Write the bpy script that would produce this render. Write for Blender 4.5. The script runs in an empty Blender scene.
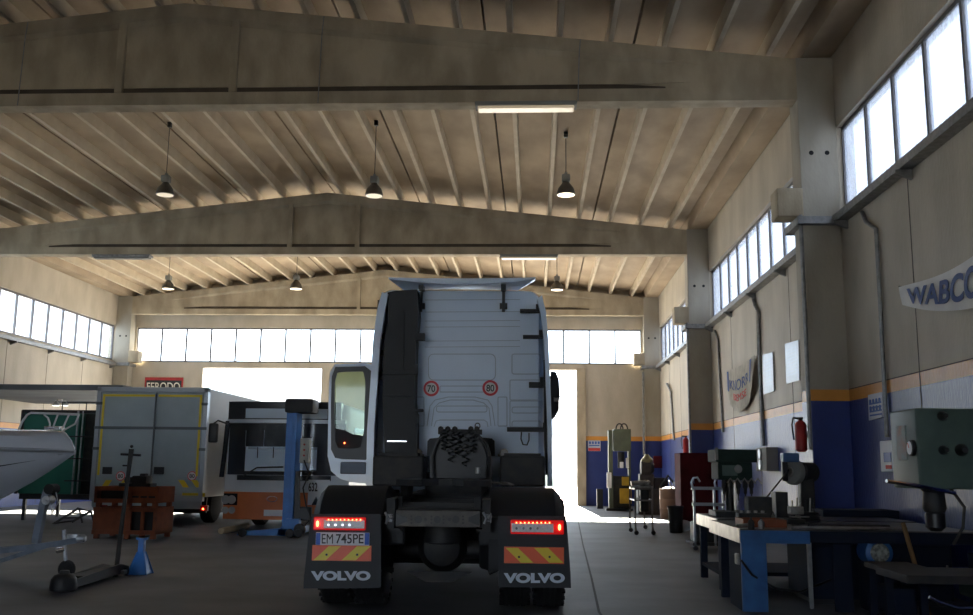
import bpy, bmesh, math, random
from mathutils import Vector, Matrix
random.seed(7)
S = bpy.context.scene
C = S.collection
PI = math.pi

# ------------------------------------------------------------------ camera
F, PITCH, YAW, ROLL, H = 960.5, .1648, .0515, .0112, 1.309
FW = Vector((-math.sin(YAW)*math.cos(PITCH), math.cos(YAW)*math.cos(PITCH), math.sin(PITCH)))
R0 = Vector((math.cos(YAW), math.sin(YAW), 0))
U0 = R0.cross(FW)
RT = R0*math.cos(ROLL) + U0*math.sin(ROLL)
UP = -R0*math.sin(ROLL) + U0*math.cos(ROLL)
CAM = Vector((0, 0, H))
cd = bpy.data.cameras.new('camera'); cam = bpy.data.objects.new('camera', cd); C.objects.link(cam)
m3 = Matrix((RT, UP, -FW)).transposed()
cam.matrix_world = Matrix.Translation(CAM) @ m3.to_4x4()
cd.sensor_width = 36; cd.lens = F/973*36; cd.clip_end = 400
S.camera = cam

def at(px, py, X=None, Y=None, Z=None):
    """world point seen at a photograph pixel, on the plane x=X, y=Y or z=Z"""
    d = FW + RT*((px-486.5)/F) - UP*((py-307.5)/F)
    if X is not None: t = X/d.x
    elif Y is not None: t = Y/d.y
    else: t = (Z-H)/d.z
    return CAM + d*t

# ------------------------------------------------------------------ materials
def mat(name, col, rough=.6, metal=0, col2=None, scale=4, detail=5, bump=0, bscale=40, stretch=None, emit=None, estr=0, spec=.5, lo=.35, hi=.7, coat=0):
    m = bpy.data.materials.new(name); m.use_nodes = True
    nt = m.node_tree; b = nt.nodes['Principled BSDF']
    b.inputs['Base Color'].default_value = (*col, 1)
    b.inputs['Roughness'].default_value = rough
    b.inputs['Metallic'].default_value = metal
    b.inputs['Specular IOR Level'].default_value = spec
    b.inputs['Coat Weight'].default_value = coat
    tc = nt.nodes.new('ShaderNodeTexCoord'); mp = nt.nodes.new('ShaderNodeMapping')
    nt.links.new(tc.outputs['Object'], mp.inputs[0])
    if stretch: mp.inputs['Scale'].default_value = stretch
    if col2 is not None:
        n = nt.nodes.new('ShaderNodeTexNoise'); n.inputs['Scale'].default_value = scale; n.inputs['Detail'].default_value = detail
        r = nt.nodes.new('ShaderNodeMapRange'); r.inputs[1].default_value = lo; r.inputs[2].default_value = hi
        x = nt.nodes.new('ShaderNodeMix'); x.data_type = 'RGBA'
        x.inputs[6].default_value = (*col, 1); x.inputs[7].default_value = (*col2, 1)
        nt.links.new(mp.outputs[0], n.inputs['Vector']); nt.links.new(n.outputs[0], r.inputs[0])
        nt.links.new(r.outputs[0], x.inputs[0]); nt.links.new(x.outputs[2], b.inputs['Base Color'])
    if bump:
        n = nt.nodes.new('ShaderNodeTexNoise'); n.inputs['Scale'].default_value = bscale; n.inputs['Detail'].default_value = 4
        bp = nt.nodes.new('ShaderNodeBump'); bp.inputs['Strength'].default_value = bump; bp.inputs['Distance'].default_value = .02
        nt.links.new(mp.outputs[0], n.inputs['Vector']); nt.links.new(n.outputs[0], bp.inputs['Height']); nt.links.new(bp.outputs[0], b.inputs['Normal'])
    if emit:
        b.inputs['Emission Color'].default_value = (*emit, 1); b.inputs['Emission Strength'].default_value = estr
    return m

def banded(name, bands, top, rough, stain):
    """painted concrete: bands = [(z below which, colour)], else the bare colour; world heights = object heights"""
    m = mat(name, top, rough, col2=stain, scale=1.6, detail=12, bump=.3, bscale=24, lo=.36, hi=.66, stretch=(1, 1, .45))
    nt = m.node_tree; b = nt.nodes['Principled BSDF']
    src = b.inputs['Base Color'].links[0].from_socket
    tc = [n for n in nt.nodes if n.type == 'TEX_COORD'][0]
    sp = nt.nodes.new('ShaderNodeSeparateXYZ'); nt.links.new(tc.outputs['Object'], sp.inputs[0])
    n2 = nt.nodes.new('ShaderNodeTexNoise'); n2.inputs['Scale'].default_value = 2.5; n2.inputs['Detail'].default_value = 8
    nt.links.new(tc.outputs['Object'], n2.inputs['Vector'])
    rsrc = None
    for z, col, rg in sorted(bands, reverse=True, key=lambda q: q[0]):
        lt = nt.nodes.new('ShaderNodeMath'); lt.operation = 'LESS_THAN'; lt.inputs[1].default_value = z
        nt.links.new(sp.outputs[2], lt.inputs[0])
        var = nt.nodes.new('ShaderNodeMix'); var.data_type = 'RGBA'
        var.inputs[6].default_value = (*[c*.75 for c in col], 1); var.inputs[7].default_value = (*[min(1, c*1.3) for c in col], 1)
        nt.links.new(n2.outputs[0], var.inputs[0])
        x = nt.nodes.new('ShaderNodeMix'); x.data_type = 'RGBA'
        nt.links.new(lt.outputs[0], x.inputs[0]); nt.links.new(src, x.inputs[6]); nt.links.new(var.outputs[2], x.inputs[7])
        src = x.outputs[2]
        r = nt.nodes.new('ShaderNodeMix'); r.data_type = 'FLOAT'
        nt.links.new(lt.outputs[0], r.inputs[0]); r.inputs[3].default_value = rg
        if rsrc: nt.links.new(rsrc, r.inputs[2])
        else: r.inputs[2].default_value = rough
        rsrc = r.outputs[0]
    nt.links.new(src, b.inputs['Base Color']); nt.links.new(rsrc, b.inputs['Roughness'])
    return m

def glass(name, tint=(.93, .95, .96), frost=0, fcol=(.85, .9, .95), gl=.12):
    m = bpy.data.materials.new(name); m.use_nodes = True; nt = m.node_tree
    for n in list(nt.nodes):
        if n.type == 'BSDF_PRINCIPLED': nt.nodes.remove(n)
    out = [n for n in nt.nodes if n.type == 'OUTPUT_MATERIAL'][0]
    t = nt.nodes.new('ShaderNodeBsdfTransparent'); t.inputs[0].default_value = (*tint, 1)
    s = t.outputs[0]
    if frost:
        tl = nt.nodes.new('ShaderNodeBsdfTranslucent'); tl.inputs[0].default_value = (*fcol, 1)
        tc = nt.nodes.new('ShaderNodeTexCoord'); n = nt.nodes.new('ShaderNodeTexNoise'); n.inputs['Scale'].default_value = 2; n.inputs['Detail'].default_value = 6
        mp = nt.nodes.new('ShaderNodeMapping'); mp.inputs['Scale'].default_value = (1, 4, 1)
        nt.links.new(tc.outputs['Object'], mp.inputs[0]); nt.links.new(mp.outputs[0], n.inputs['Vector'])
        mr = nt.nodes.new('ShaderNodeMapRange'); mr.inputs[1].default_value = .3; mr.inputs[2].default_value = .75
        mr.inputs[3].default_value = frost*.75; mr.inputs[4].default_value = min(1, frost*1.25)
        nt.links.new(n.outputs[0], mr.inputs[0])
        mx = nt.nodes.new('ShaderNodeMixShader')
        nt.links.new(mr.outputs[0], mx.inputs[0]); nt.links.new(s, mx.inputs[1]); nt.links.new(tl.outputs[0], mx.inputs[2]); s = mx.outputs[0]
    g = nt.nodes.new('ShaderNodeBsdfGlossy'); g.inputs['Roughness'].default_value = .05
    fr = nt.nodes.new('ShaderNodeFresnel'); fr.inputs[0].default_value = 1.45
    mm = nt.nodes.new('ShaderNodeMath'); mm.operation = 'MULTIPLY'; mm.inputs[1].default_value = gl*8
    nt.links.new(fr.outputs[0], mm.inputs[0])
    mx = nt.nodes.new('ShaderNodeMixShader'); nt.links.new(mm.outputs[0], mx.inputs[0]); nt.links.new(s, mx.inputs[1]); nt.links.new(g.outputs[0], mx.inputs[2])
    nt.links.new(mx.outputs[0], out.inputs[0])
    return m

CONC = (.51, .452, .36); CONC_S = (.41, .36, .28)
NAVY = (.018, .035, .17); ORNG = (.62, .27, .045)
M = dict(
    wall=banded('painted_concrete_wall', [(2.45, ORNG, .45), (2.29, NAVY, .4)], CONC, .65, CONC_S),
    column=banded('painted_concrete_column', [(2.45, ORNG, .45), (2.29, NAVY, .38)], (.40, .365, .30), .8, (.30, .27, .215)),
    concrete=mat('raw_concrete', (.46, .385, .27), .85, col2=(.31, .255, .175), scale=2.2, detail=12, bump=.4, bscale=30, lo=.38, hi=.64, stretch=(1, 1, .5)),
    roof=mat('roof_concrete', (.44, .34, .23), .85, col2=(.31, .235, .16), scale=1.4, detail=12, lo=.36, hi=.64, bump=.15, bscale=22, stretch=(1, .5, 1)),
    grime_shade=mat('grimy_shaded_recess', (.09, .07, .05), .95, col2=(.06, .045, .03), scale=3),
    dark=mat('black_plastic', (.012, .013, .015), .55, bump=.1),
    rubber=mat('tyre_rubber', (.012, .012, .013), .8, bump=.3, bscale=60),
    chassis=mat('grimy_chassis_steel', (.025, .027, .03), .6, .3, col2=(.05, .045, .04), scale=8),
    steel=mat('worn_steel', (.36, .35, .33), .4, .8, col2=(.2, .18, .16), scale=9),
    zinc=mat('galvanised_steel', (.42, .44, .46), .45, .75, col2=(.3, .31, .33), scale=20),
    chrome=mat('polished_metal', (.75, .76, .78), .18, 1),
    frame=mat('window_frame_metal', (.16, .15, .15), .5, .5),
    white=mat('white_paint', (.75, .76, .76), .45, col2=(.62, .63, .63), scale=3),
    blackp=mat('black_paint', (.015, .015, .016), .4),
    tray=mat('cable_tray_metal', (.30, .30, .30), .5, .6, col2=(.2, .2, .2), scale=12),
    red=mat('red_paint', (.45, .02, .02), .4, col2=(.3, .015, .015), scale=6),
)
M['glass_back'] = glass('clear_window_glass', gl=.08)
M['glass_side'] = glass('hazy_window_glass', tint=(.56, .56, .57), frost=.30, fcol=(.45, .48, .55), gl=.05)

# ------------------------------------------------------------------ mesh builder
class MB:
    def __init__(s): s.bm = bmesh.new()
    def box(s, lo, hi, bev=0, seg=2, rot=None, piv=None):
        lo, hi = Vector(lo), Vector(hi); c = (lo+hi)/2; d = hi-lo
        g = bmesh.ops.create_cube(s.bm, size=1)['verts']
        for v in g: v.co = Vector((v.co.x*d.x, v.co.y*d.y, v.co.z*d.z)) + c
        if bev:
            es = list({e for v in g for e in v.link_edges})
            r = bmesh.ops.bevel(s.bm, geom=es, offset=min(bev, .45*min(abs(d.x), abs(d.y), abs(d.z))), segments=seg, affect='EDGES', profile=.6)
            g = list({v for f in r['faces'] for v in f.verts} | {v for v in g if v.is_valid})
        if rot is not None:
            p = Vector(piv) if piv is not None else c
            for v in g: v.co = rot @ (v.co-p) + p
        return s
    def cyl(s, p0, p1, r0, r1=None, n=16, cap=True):
        p0, p1 = Vector(p0), Vector(p1); r1 = r0 if r1 is None else r1
        ax = (p1-p0).normalized(); q = ax.to_track_quat('Z', 'Y').to_matrix()
        A = [s.bm.verts.new(p0 + q @ Vector((math.cos(2*PI*i/n)*r0, math.sin(2*PI*i/n)*r0, 0))) for i in range(n)]
        B = [s.bm.verts.new(p1 + q @ Vector((math.cos(2*PI*i/n)*r1, math.sin(2*PI*i/n)*r1, 0))) for i in range(n)]
        for i in range(n): s.bm.faces.new((A[i], A[(i+1) % n], B[(i+1) % n], B[i]))
        if cap: s.bm.faces.new(A[::-1]); s.bm.faces.new(B)
        return s
    def tube(s, pts, r, n=8, closed=False):
        pts = [Vector(p) for p in pts]; rings = []
        rr = r if isinstance(r, (list, tuple)) else [r]*len(pts)
        ref = None
        for i, p in enumerate(pts):
            if closed: t = pts[(i+1) % len(pts)] - pts[i-1]
            else: t = pts[min(i+1, len(pts)-1)] - pts[max(i-1, 0)]
            t.normalize()
            if ref is None: ref = t.orthogonal().normalized()
            ref = (ref - t*ref.dot(t)).normalized(); b = t.cross(ref)
            rings.append([s.bm.verts.new(p + (ref*math.cos(2*PI*k/n) + b*math.sin(2*PI*k/n))*rr[i]) for k in range(n)])
        m = len(rings)
        for i in range(m if closed else m-1):
            a, b2 = rings[i], rings[(i+1) % m]
            for k in range(n): s.bm.faces.new((a[k], a[(k+1) % n], b2[(k+1) % n], b2[k]))
        if not closed: s.bm.faces.new(rings[0][::-1]); s.bm.faces.new(rings[-1])
        return s
    def lathe(s, prof, org, axis='Z', n=24):
        """prof = [(radius, distance along axis)]"""
        org = Vector(org); rings = []
        ax = {'X': Vector((1, 0, 0)), 'Y': Vector((0, 1, 0)), 'Z': Vector((0, 0, 1))}[axis] if isinstance(axis, str) else Vector(axis).normalized()
        u = ax.orthogonal().normalized(); w = ax.cross(u)
        for r, h in prof:
            rings.append([s.bm.verts.new(org + ax*h + (u*math.cos(2*PI*k/n) + w*math.sin(2*PI*k/n))*max(r, .0005)) for k in range(n)])
        for a, b in zip(rings, rings[1:]):
            for k in range(n): s.bm.faces.new((a[k], a[(k+1) % n], b[(k+1) % n], b[k]))
        s.bm.faces.new(rings[0][::-1]); s.bm.faces.new(rings[-1])
        return s
    def prism(s, pts, d):
        """extrude the 3D polygon pts by vector d"""
        pts = [Vector(p) for p in pts]; d = Vector(d)
        A = [s.bm.verts.new(p) for p in pts]; B = [s.bm.verts.new(p+d) for p in pts]; n = len(pts)
        s.bm.faces.new(A[::-1]); s.bm.faces.new(B)
        for i in range(n): s.bm.faces.new((A[i], A[(i+1) % n], B[(i+1) % n], B[i]))
        return s
    def loft(s, secs, closed=True, cap=True):
        R = [[s.bm.verts.new(Vector(p)) for p in sec] for sec in secs]; n = len(R[0])
        for a, b in zip(R, R[1:]):
            for k in range(n if closed else n-1): s.bm.faces.new((a[k], a[(k+1) % n], b[(k+1) % n], b[k]))
        if cap and closed: s.bm.faces.new(R[0][::-1]); s.bm.faces.new(R[-1])
        return s
    def sheet(s, f, nu, nv, th=.003, nrm=(0, -1, 0)):
        """thin cloth or panel through f(u, v)"""
        nrm = Vector(nrm); G = []
        for side in (0, 1):
            G.append([[s.bm.verts.new(Vector(f(i/nu, j/nv)) + nrm*th*(side-.5)) for j in range(nv+1)] for i in range(nu+1)])
        for side in (0, 1):
            for i in range(nu):
                for j in range(nv):
                    q = (G[side][i][j], G[side][i+1][j], G[side][i+1][j+1], G[side][i][j+1])
                    s.bm.faces.new(q if side else q[::-1])
        rim = [(i, 0) for i in range(nu)] + [(nu, j) for j in range(nv)] + [(i, nv) for i in range(nu, 0, -1)] + [(0, j) for j in range(nv, 0, -1)]
        for k in range(len(rim)):
            a, b = rim[k], rim[(k+1) % len(rim)]
            s.bm.faces.new((G[0][a[0]][a[1]], G[0][b[0]][b[1]], G[1][b[0]][b[1]], G[1][a[0]][a[1]]))
        return s
    def ball(s, c, r, sc=(1, 1, 1), sub=2):
        g = bmesh.ops.create_icosphere(s.bm, subdivisions=sub, radius=r)['verts']
        for v in g: v.co = Vector((v.co.x*sc[0], v.co.y*sc[1], v.co.z*sc[2])) + Vector(c)
        return s
    def build(s, name, m, parent=None, loc=None, smooth=False, label=None, kind=None, world=True):
        bmesh.ops.recalc_face_normals(s.bm, faces=s.bm.faces[:])
        me = bpy.data.meshes.new(name)
        if parent is not None:
            r = parent
            while r.parent: r = r.parent
            if world:
                s.bm.transform(r.matrix_basis.inverted())
        elif loc is not None:
            s.bm.transform(Matrix.Translation(-Vector(loc)))
        s.bm.to_mesh(me); s.bm.free()
        if smooth:
            for p in me.polygons: p.use_smooth = True
            if hasattr(me, 'set_sharp_from_angle'): me.set_sharp_from_angle(angle=math.radians(38))
        me.materials.append(M[m] if isinstance(m, str) else m)
        o = bpy.data.objects.new(name, me); C.objects.link(o)
        if parent is not None: o.parent = parent
        elif loc is not None: o.location = loc
        if label: o['label'] = label
        if kind: o['kind'] = kind
        return o

def thing(name, label, cat, loc, rotz=0, group=None):
    o = bpy.data.objects.new(name, None); C.objects.link(o); o.empty_display_size = .1
    o.location = loc; o.rotation_euler = (0, 0, rotz)
    o['label'] = label; o['category'] = cat
    if group: o['group'] = group
    o.matrix_basis = Matrix.Translation(Vector(loc)) @ Matrix.Rotation(rotz, 4, 'Z')
    return o
def tag(o, label, cat, group=None, kind=None):
    o['label'] = label; o['category'] = cat
    if group: o['group'] = group
    if kind: o['kind'] = kind
    return o
def struct(mb, name, m, parent=None, **k):
    o = mb.build(name, m, parent, **k)
    if parent is None: o['kind'] = 'structure'
    return o
def copy_tree(o, parent=None):
    c = o.copy(); C.objects.link(c)
    if parent is not None: c.parent = parent
    for ch in [x for x in bpy.data.objects if x.parent == o and x is not c]: copy_tree(ch, c)
    return c

def text_obj(name, s, m, parent, f, depth=.002, bold=0, label=None, sx=None):
    """lettering as mesh; f(u, v, d) maps the unit text box to a point (v up, d out of the face)"""
    cu = bpy.data.curves.new('lettering', 'FONT'); cu.body = s; cu.offset = bold; cu.extrude = .01
    to = bpy.data.objects.new('lettering', cu); C.objects.link(to)
    dg = bpy.context.evaluated_depsgraph_get(); me = bpy.data.meshes.new_from_object(to.evaluated_get(dg))
    bpy.data.objects.remove(to)
    xs = [v.co.x for v in me.vertices]; ys = [v.co.y for v in me.vertices]
    x0, x1, y0, y1 = min(xs), max(xs), min(ys), max(ys)
    if parent is not None:
        r = parent
        while r.parent: r = r.parent
        inv = r.matrix_basis.inverted()
    else: inv = Matrix()
    for v in me.vertices:
        p = f((v.co.x-x0)/(x1-x0), (v.co.y-y0)/(y1-y0), depth if v.co.z > 0 else -.001)
        v.co = inv @ Vector(p)
    me.materials.append(M[m] if isinstance(m, str) else m)
    o = bpy.data.objects.new(name, me); C.objects.link(o); o.parent = parent
    if label: o['label'] = label
    return o
def flat(p0, u, v, n):
    p0, u, v, n = Vector(p0), Vector(u), Vector(v), Vector(n)
    return lambda a, b, d: p0 + u*a + v*b + n*d

# ------------------------------------------------------------------ the hall
XL, XR, YB, YF = -15.5, 4.45, 34.95, -17.2
XM = (XL+XR)/2
Y1, DY = 13.86, 10.56
ZS, ZT = 5.04, 6.34
XC = 3.9
COLY = [Y1-3*DY+.05, Y1-2*DY, Y1-DY, Y1, Y1+DY, YB-.47]
ZBB = 6.78
def ztop(x): return 8.46 - abs(x-XM)*(8.46-7.43)/(XC-XM)      # top of the beams, underside of the ribs

# floor
fm = mat('floor_concrete', (.155, .158, .165), .6, col2=(.085, .086, .092), scale=.9, detail=9, bump=.12, bscale=9, lo=.3, hi=.72)
struct(MB().box((XL-.3, YF-.3, -.2), (XR+.3, YB+.2, 0)), 'floor', fm)
fj = MB()
crk = [at(563, 455+25, Z=0), at(571, 500, Z=0), at(578, 520, Z=0), at(583, 545, Z=0), at(592, 580, Z=0), at(599, 612, Z=0)]
crk = [Vector((p.x, p.y, .0015)) for p in crk]; crk.append(crk[-1] + Vector((.1, -3, 0)))
for a, b in zip(crk, crk[1:]):
    n = Vector((.012, 0, 0)); fj.prism([a-n, b-n, b+n, a+n], (0, 0, .0015))
struct(fj, 'trim_1', mat('floor_joint_filler', (.035, .033, .032), .8))

# side walls
def side_wall(name, x0, x1):
    b = MB(); b.box((x0, YF, 0), (x1, YB, ZS)); b.box((x0, YF, ZT), (x1, YB, 7.95))
    for yc in COLY: b.box((x0, yc, ZS), (x1, yc+.47, ZT))
    if x0 < 0: b.box((x0, YF, ZS), (x1, COLY[3], ZT))           # the left wall is blind in the nearer bays
    return struct(b, name, 'wall')
side_wall('wall_right', XR, XR+.25); side_wall('wall_left', XL-.25, XL)
jn = MB()                                                       # vertical panel joints of the precast wall
for x, sg in ((XR, -1), (XL, 1)):
    for k in range(len(COLY)-1):
        a, c = COLY[k]+.47, COLY[k+1]
        for q in (1, 2, 3):
            y = a+(c-a)*q/4
            jn.box((min(x, x+sg*.004), y-.009, .05), (max(x, x+sg*.004), y+.009, ZS-.15))
        jn.box((min(x, x+sg*.005), a, 2.45), (max(x, x+sg*.005), c, 2.462))
struct(jn, 'trim_2', mat('panel_joint', (.11, .10, .09), .9))

# back wall with its two door openings
d1a, d1b = at(198, 450, Y=YB).x, at(318.6, 450, Y=YB).x
d2a, d2b = at(452, 450, Y=YB).x, at(577, 450, Y=YB).x
ZD = at(250, 368, Y=YB).z
W = MB()
for a, c in ((XL, d1a), (d1b, d2a), (d2b, XR)): W.box((a, YB, 0), (c, YB+.25, ZS))
W.box((d1a, YB, ZD), (d1b, YB+.25, ZS)); W.box((d2a, YB, ZD), (d2b, YB+.25, ZS))
W.box((XL, YB, ZT), (XR, YB+.25, 8.9))
W.box((XL, YB, ZS), (XL+.6, YB+.25, ZT)); W.box((XR-.6, YB, ZS), (XR, YB+.25, ZT))
struct(W, 'wall_back', 'wall')
W = MB()
W.box((XL, YF-.25, 0), (-12.2, YF, ZS)); W.box((-12.2, YF-.25, ZD+.4), (-3.6, YF, ZS)); W.box((-3.6, YF-.25, 0), (XR, YF, ZS)); W.box((XL, YF-.25, ZS), (XR, YF, ZT))
W.box((XL, YF-.25, ZT), (XR, YF, 8.9))
W.box((XL, YF-.25, ZS), (XL+.6, YF, ZT)); W.box((XR-.6, YF-.25, ZS), (XR, YF, ZT))
struct(W, 'wall_front', 'wall')
for k, x in enumerate((-2.4,)): struct(MB().box((x, YF, 0), (x+4.6, YF+.06, ZD), bev=.01), 'door_%d' % (k+2), 'frame')

# window bands
def side_windows(n, x, sg, a, c, gm, group):
    t = thing('window_%d' % n, 'x', 'x', (x+sg*.10, a, ZS)); del t['category']; del t['label']; t['kind'] = 'structure'
    np_ = 10; w = (c-a)/np_; xx = x+sg*.10
    b = MB(); b.box((xx-.03, a, ZS), (xx+.03, c, ZS+.06)); b.box((xx-.03, a, ZT-.06), (xx+.03, c, ZT))
    for k in range(np_+1): b.box((xx-.03, a+k*w-.03, ZS+.06), (xx+.03, a+k*w+.03, ZT-.06))
    b.build('window_frame', 'frame', t)
    for k in range(np_):
        MB().box((xx-.004, a+k*w+.03, ZS+.06), (xx+.004, a+(k+1)*w-.03, ZT-.06)).build('pane', gm, t)
wn = 1
for k in range(len(COLY)-1):
    side_windows(wn, XR, 1, COLY[k]+.47, COLY[k+1], 'glass_side', None); wn += 1
for k in range(3, len(COLY)-1):
    side_windows(wn, XL, -1, COLY[k]+.47, COLY[k+1], 'glass_back', None); wn += 1
def end_windows(wn, yy):
  t = thing('window_%d' % wn, 'x', 'x', (XM, yy, ZS)); del t['category']; del t['label']; t['kind'] = 'structure'
  a, c = XL+.6, XR-.6; npn = 20; w = (c-a)/npn; b = MB()
  b.box((a, yy-.03, ZS), (c, yy+.03, ZS+.06)); b.box((a, yy-.03, ZT-.06), (c, yy+.03, ZT))
  for k in range(npn+1): b.box((a+k*w-.03, yy-.03, ZS+.06), (a+k*w+.03, yy+.03, ZT-.06))
  b.build('window_frame', 'frame', t)
  for k in range(npn):
    MB().box((a+k*w+.03, yy-.004, ZS+.06), (a+(k+1)*w-.03, yy+.004, ZT-.06)).build('pane', 'glass_back', t)
end_windows(wn, YB+.1)

# roof: ribbed precast panels on both slopes
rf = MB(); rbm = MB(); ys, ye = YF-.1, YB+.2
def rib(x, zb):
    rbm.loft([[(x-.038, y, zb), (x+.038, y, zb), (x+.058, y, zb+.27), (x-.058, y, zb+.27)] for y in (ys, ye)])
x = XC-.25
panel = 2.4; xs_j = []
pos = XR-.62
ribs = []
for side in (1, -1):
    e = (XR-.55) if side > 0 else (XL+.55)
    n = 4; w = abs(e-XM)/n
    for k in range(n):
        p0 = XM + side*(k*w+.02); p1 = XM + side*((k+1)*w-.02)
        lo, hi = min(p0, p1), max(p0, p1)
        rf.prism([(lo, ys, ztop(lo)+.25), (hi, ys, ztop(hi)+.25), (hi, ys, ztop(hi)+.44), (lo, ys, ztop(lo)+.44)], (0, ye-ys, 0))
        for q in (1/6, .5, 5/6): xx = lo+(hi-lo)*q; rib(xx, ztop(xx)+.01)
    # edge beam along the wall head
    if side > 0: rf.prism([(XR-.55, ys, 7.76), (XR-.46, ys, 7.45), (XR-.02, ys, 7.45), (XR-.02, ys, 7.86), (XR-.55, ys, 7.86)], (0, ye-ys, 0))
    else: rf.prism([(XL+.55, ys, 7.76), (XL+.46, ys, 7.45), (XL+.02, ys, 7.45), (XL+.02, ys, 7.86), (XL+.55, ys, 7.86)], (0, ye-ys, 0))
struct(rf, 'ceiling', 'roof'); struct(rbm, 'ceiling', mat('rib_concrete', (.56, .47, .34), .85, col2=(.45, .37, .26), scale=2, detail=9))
cv = MB()                                                       # weather skin over the panel joints
for side in (1, -1):
    e = XR+.3 if side > 0 else XL-.3
    cv.prism([(XM, ys, ztop(XM)+.47), (e, ys, ztop(e)+.47), (e, ys, ztop(e)+.57), (XM, ys, ztop(XM)+.57)], (0, ye-ys, 0))
struct(cv, 'ceiling', mat('roof_felt', (.05, .05, .05), .9))

# beams
def beam(yc):
    b = MB(); secs = []
    for x, r in ((XL+.54, 0), (XL+1.9, 0), (XL+3.2, 1), (XM, 1), (XR-3.2, 1), (XR-1.9, 0), (XR-.54, 0)):
        zt = ztop(x)
        pf = [(-.15, ZBB), (-.15, ZBB+.2), (-.15+.11*r, ZBB+.2), (-.15+.11*r, ZBB+.29), (-.15+.06*r, ZBB+.30), (-.15+.06*r, zt-.29), (-.15, zt-.22), (-.15, zt)]
        secs.append([(x, yc+y, z) for y, z in pf] + [(x, yc-y, z) for y, z in reversed(pf)])
    b.loft(secs)
    for dx in (-.96, .84): b.box((XM+dx-.06, yc-.165, ZBB+.2), (XM+dx+.06, yc+.165, ztop(XM+dx)-.20), bev=.01)
    bo = struct(b, 'roof_beam', 'concrete')
    for sg in (-1, 1):                                          # grimy line, recess shade put into its colour, above the bottom flange
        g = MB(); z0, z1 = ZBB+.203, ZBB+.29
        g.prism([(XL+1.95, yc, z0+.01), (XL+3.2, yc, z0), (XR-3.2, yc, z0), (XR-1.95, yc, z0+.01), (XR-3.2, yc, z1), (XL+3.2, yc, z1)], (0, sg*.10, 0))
        g.build('recess_line', 'grime_shade', bo)
BY = [y+.155 for y in COLY]
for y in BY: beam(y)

# columns with corbel blocks
def column(x0, x1, yc, inner):
    b = MB()
    b.box((x0, yc, 0), (x1, yc+.45, 7.445), bev=.015)
    o = struct(b, 'column', 'column')
    h = MB()
    for dx in (.17, .40): h.cyl((min(x0, x1)+dx, yc-.003, 5.95), (min(x0, x1)+dx, yc+.01, 5.95), .035, n=12)
    h.build('fixing_hole', mat('dark_hole', (.01, .01, .01), .9), o, kind=None)
    s = -1 if inner > 0 else 1
    xa = x0 if inner > 0 else x1
    q = MB(); lo, hi = (xa-.36, xa+.02) if inner > 0 else (xa-.02, xa+.36)
    q.box((lo, yc-.02, 4.98), (hi, yc+.38, 5.41), bev=.02); q.build('corbel', 'concrete', o)
    return o
for k, y in enumerate(COLY):
    column(XC, XR, y, 1); column(XL, XL+.55, y, -1)

# sun and sky
w = bpy.data.worlds.new('sky'); S.world = w; w.use_nodes = True
nt = w.node_tree; bg = nt.nodes['Background']
bg.inputs[0].default_value = (.74, .86, 1.0, 1); bg.inputs[1].default_value = 3.0
sd = bpy.data.lights.new('sun', 'SUN'); sd.energy = 32; sd.angle = .009; sd.color = (1, .90, .74)
so = bpy.data.objects.new('sun', sd); C.objects.link(so); so.location = (0, 60, 40)
so.rotation_euler = Vector((.036, -1, -.60)).to_track_quat('-Z', 'Y').to_euler()
S.view_settings.view_transform = 'Standard'; S.view_settings.look = 'None'; S.view_settings.gamma = 1
S.view_settings.exposure = 1.48
S.cycles.max_bounces = 10; S.cycles.diffuse_bounces = 7; S.cycles.transparent_max_bounces = 12
S.cycles.sample_clamp_indirect = 6
S.cycles.use_denoising = True

# ================================================================== the truck tractor
TX = thing('truck_tractor', 'white high-roof truck tractor seen from behind with black mudflaps and lit red tail lamps', 'truck', (-.86, 8.65, 0), .03)
TM = TX.matrix_basis.copy(); TI = TM.inverted()
TF = (TM.to_3x3() @ Vector((0, 1, 0))).normalized()
def tl(px, py, yl):
    """truck-local (x, z) seen at a pixel on the truck plane y=yl"""
    d = FW + RT*((px-486.5)/F) - UP*((py-307.5)/F)
    p0 = TM @ Vector((0, yl, 0)); t = (p0-CAM).dot(TF)/d.dot(TF); q = TI @ (CAM + d*t)
    return q.x, q.z
def tp(px, py, yl): x, z = tl(px, py, yl); return Vector((x, yl, z))
def TB(mb, name, m, parent=TX, **k): return mb.build(name, m, parent, world=False, **k)
def tflat(px0, py0, px1, py1, yl, out=-1):
    """text frame filling a pixel rectangle on the truck plane (py0 top, py1 bottom)"""
    a = tp(px0, py1, yl); b = tp(px1, py1, yl); c = tp(px0, py0, yl)
    return lambda u, v, d: TM @ (a + (b-a)*u + (c-a)*v + Vector((0, out*d, 0)))
def tbox(px0, py0, px1, py1, yl, th, mb=None, bev=.004):
    a = tp(px0, py1, yl); b = tp(px1, py0, yl); mb = mb or MB()
    return mb.box((a.x, yl, a.z), (b.x, yl+th, b.z), bev=bev)

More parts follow.
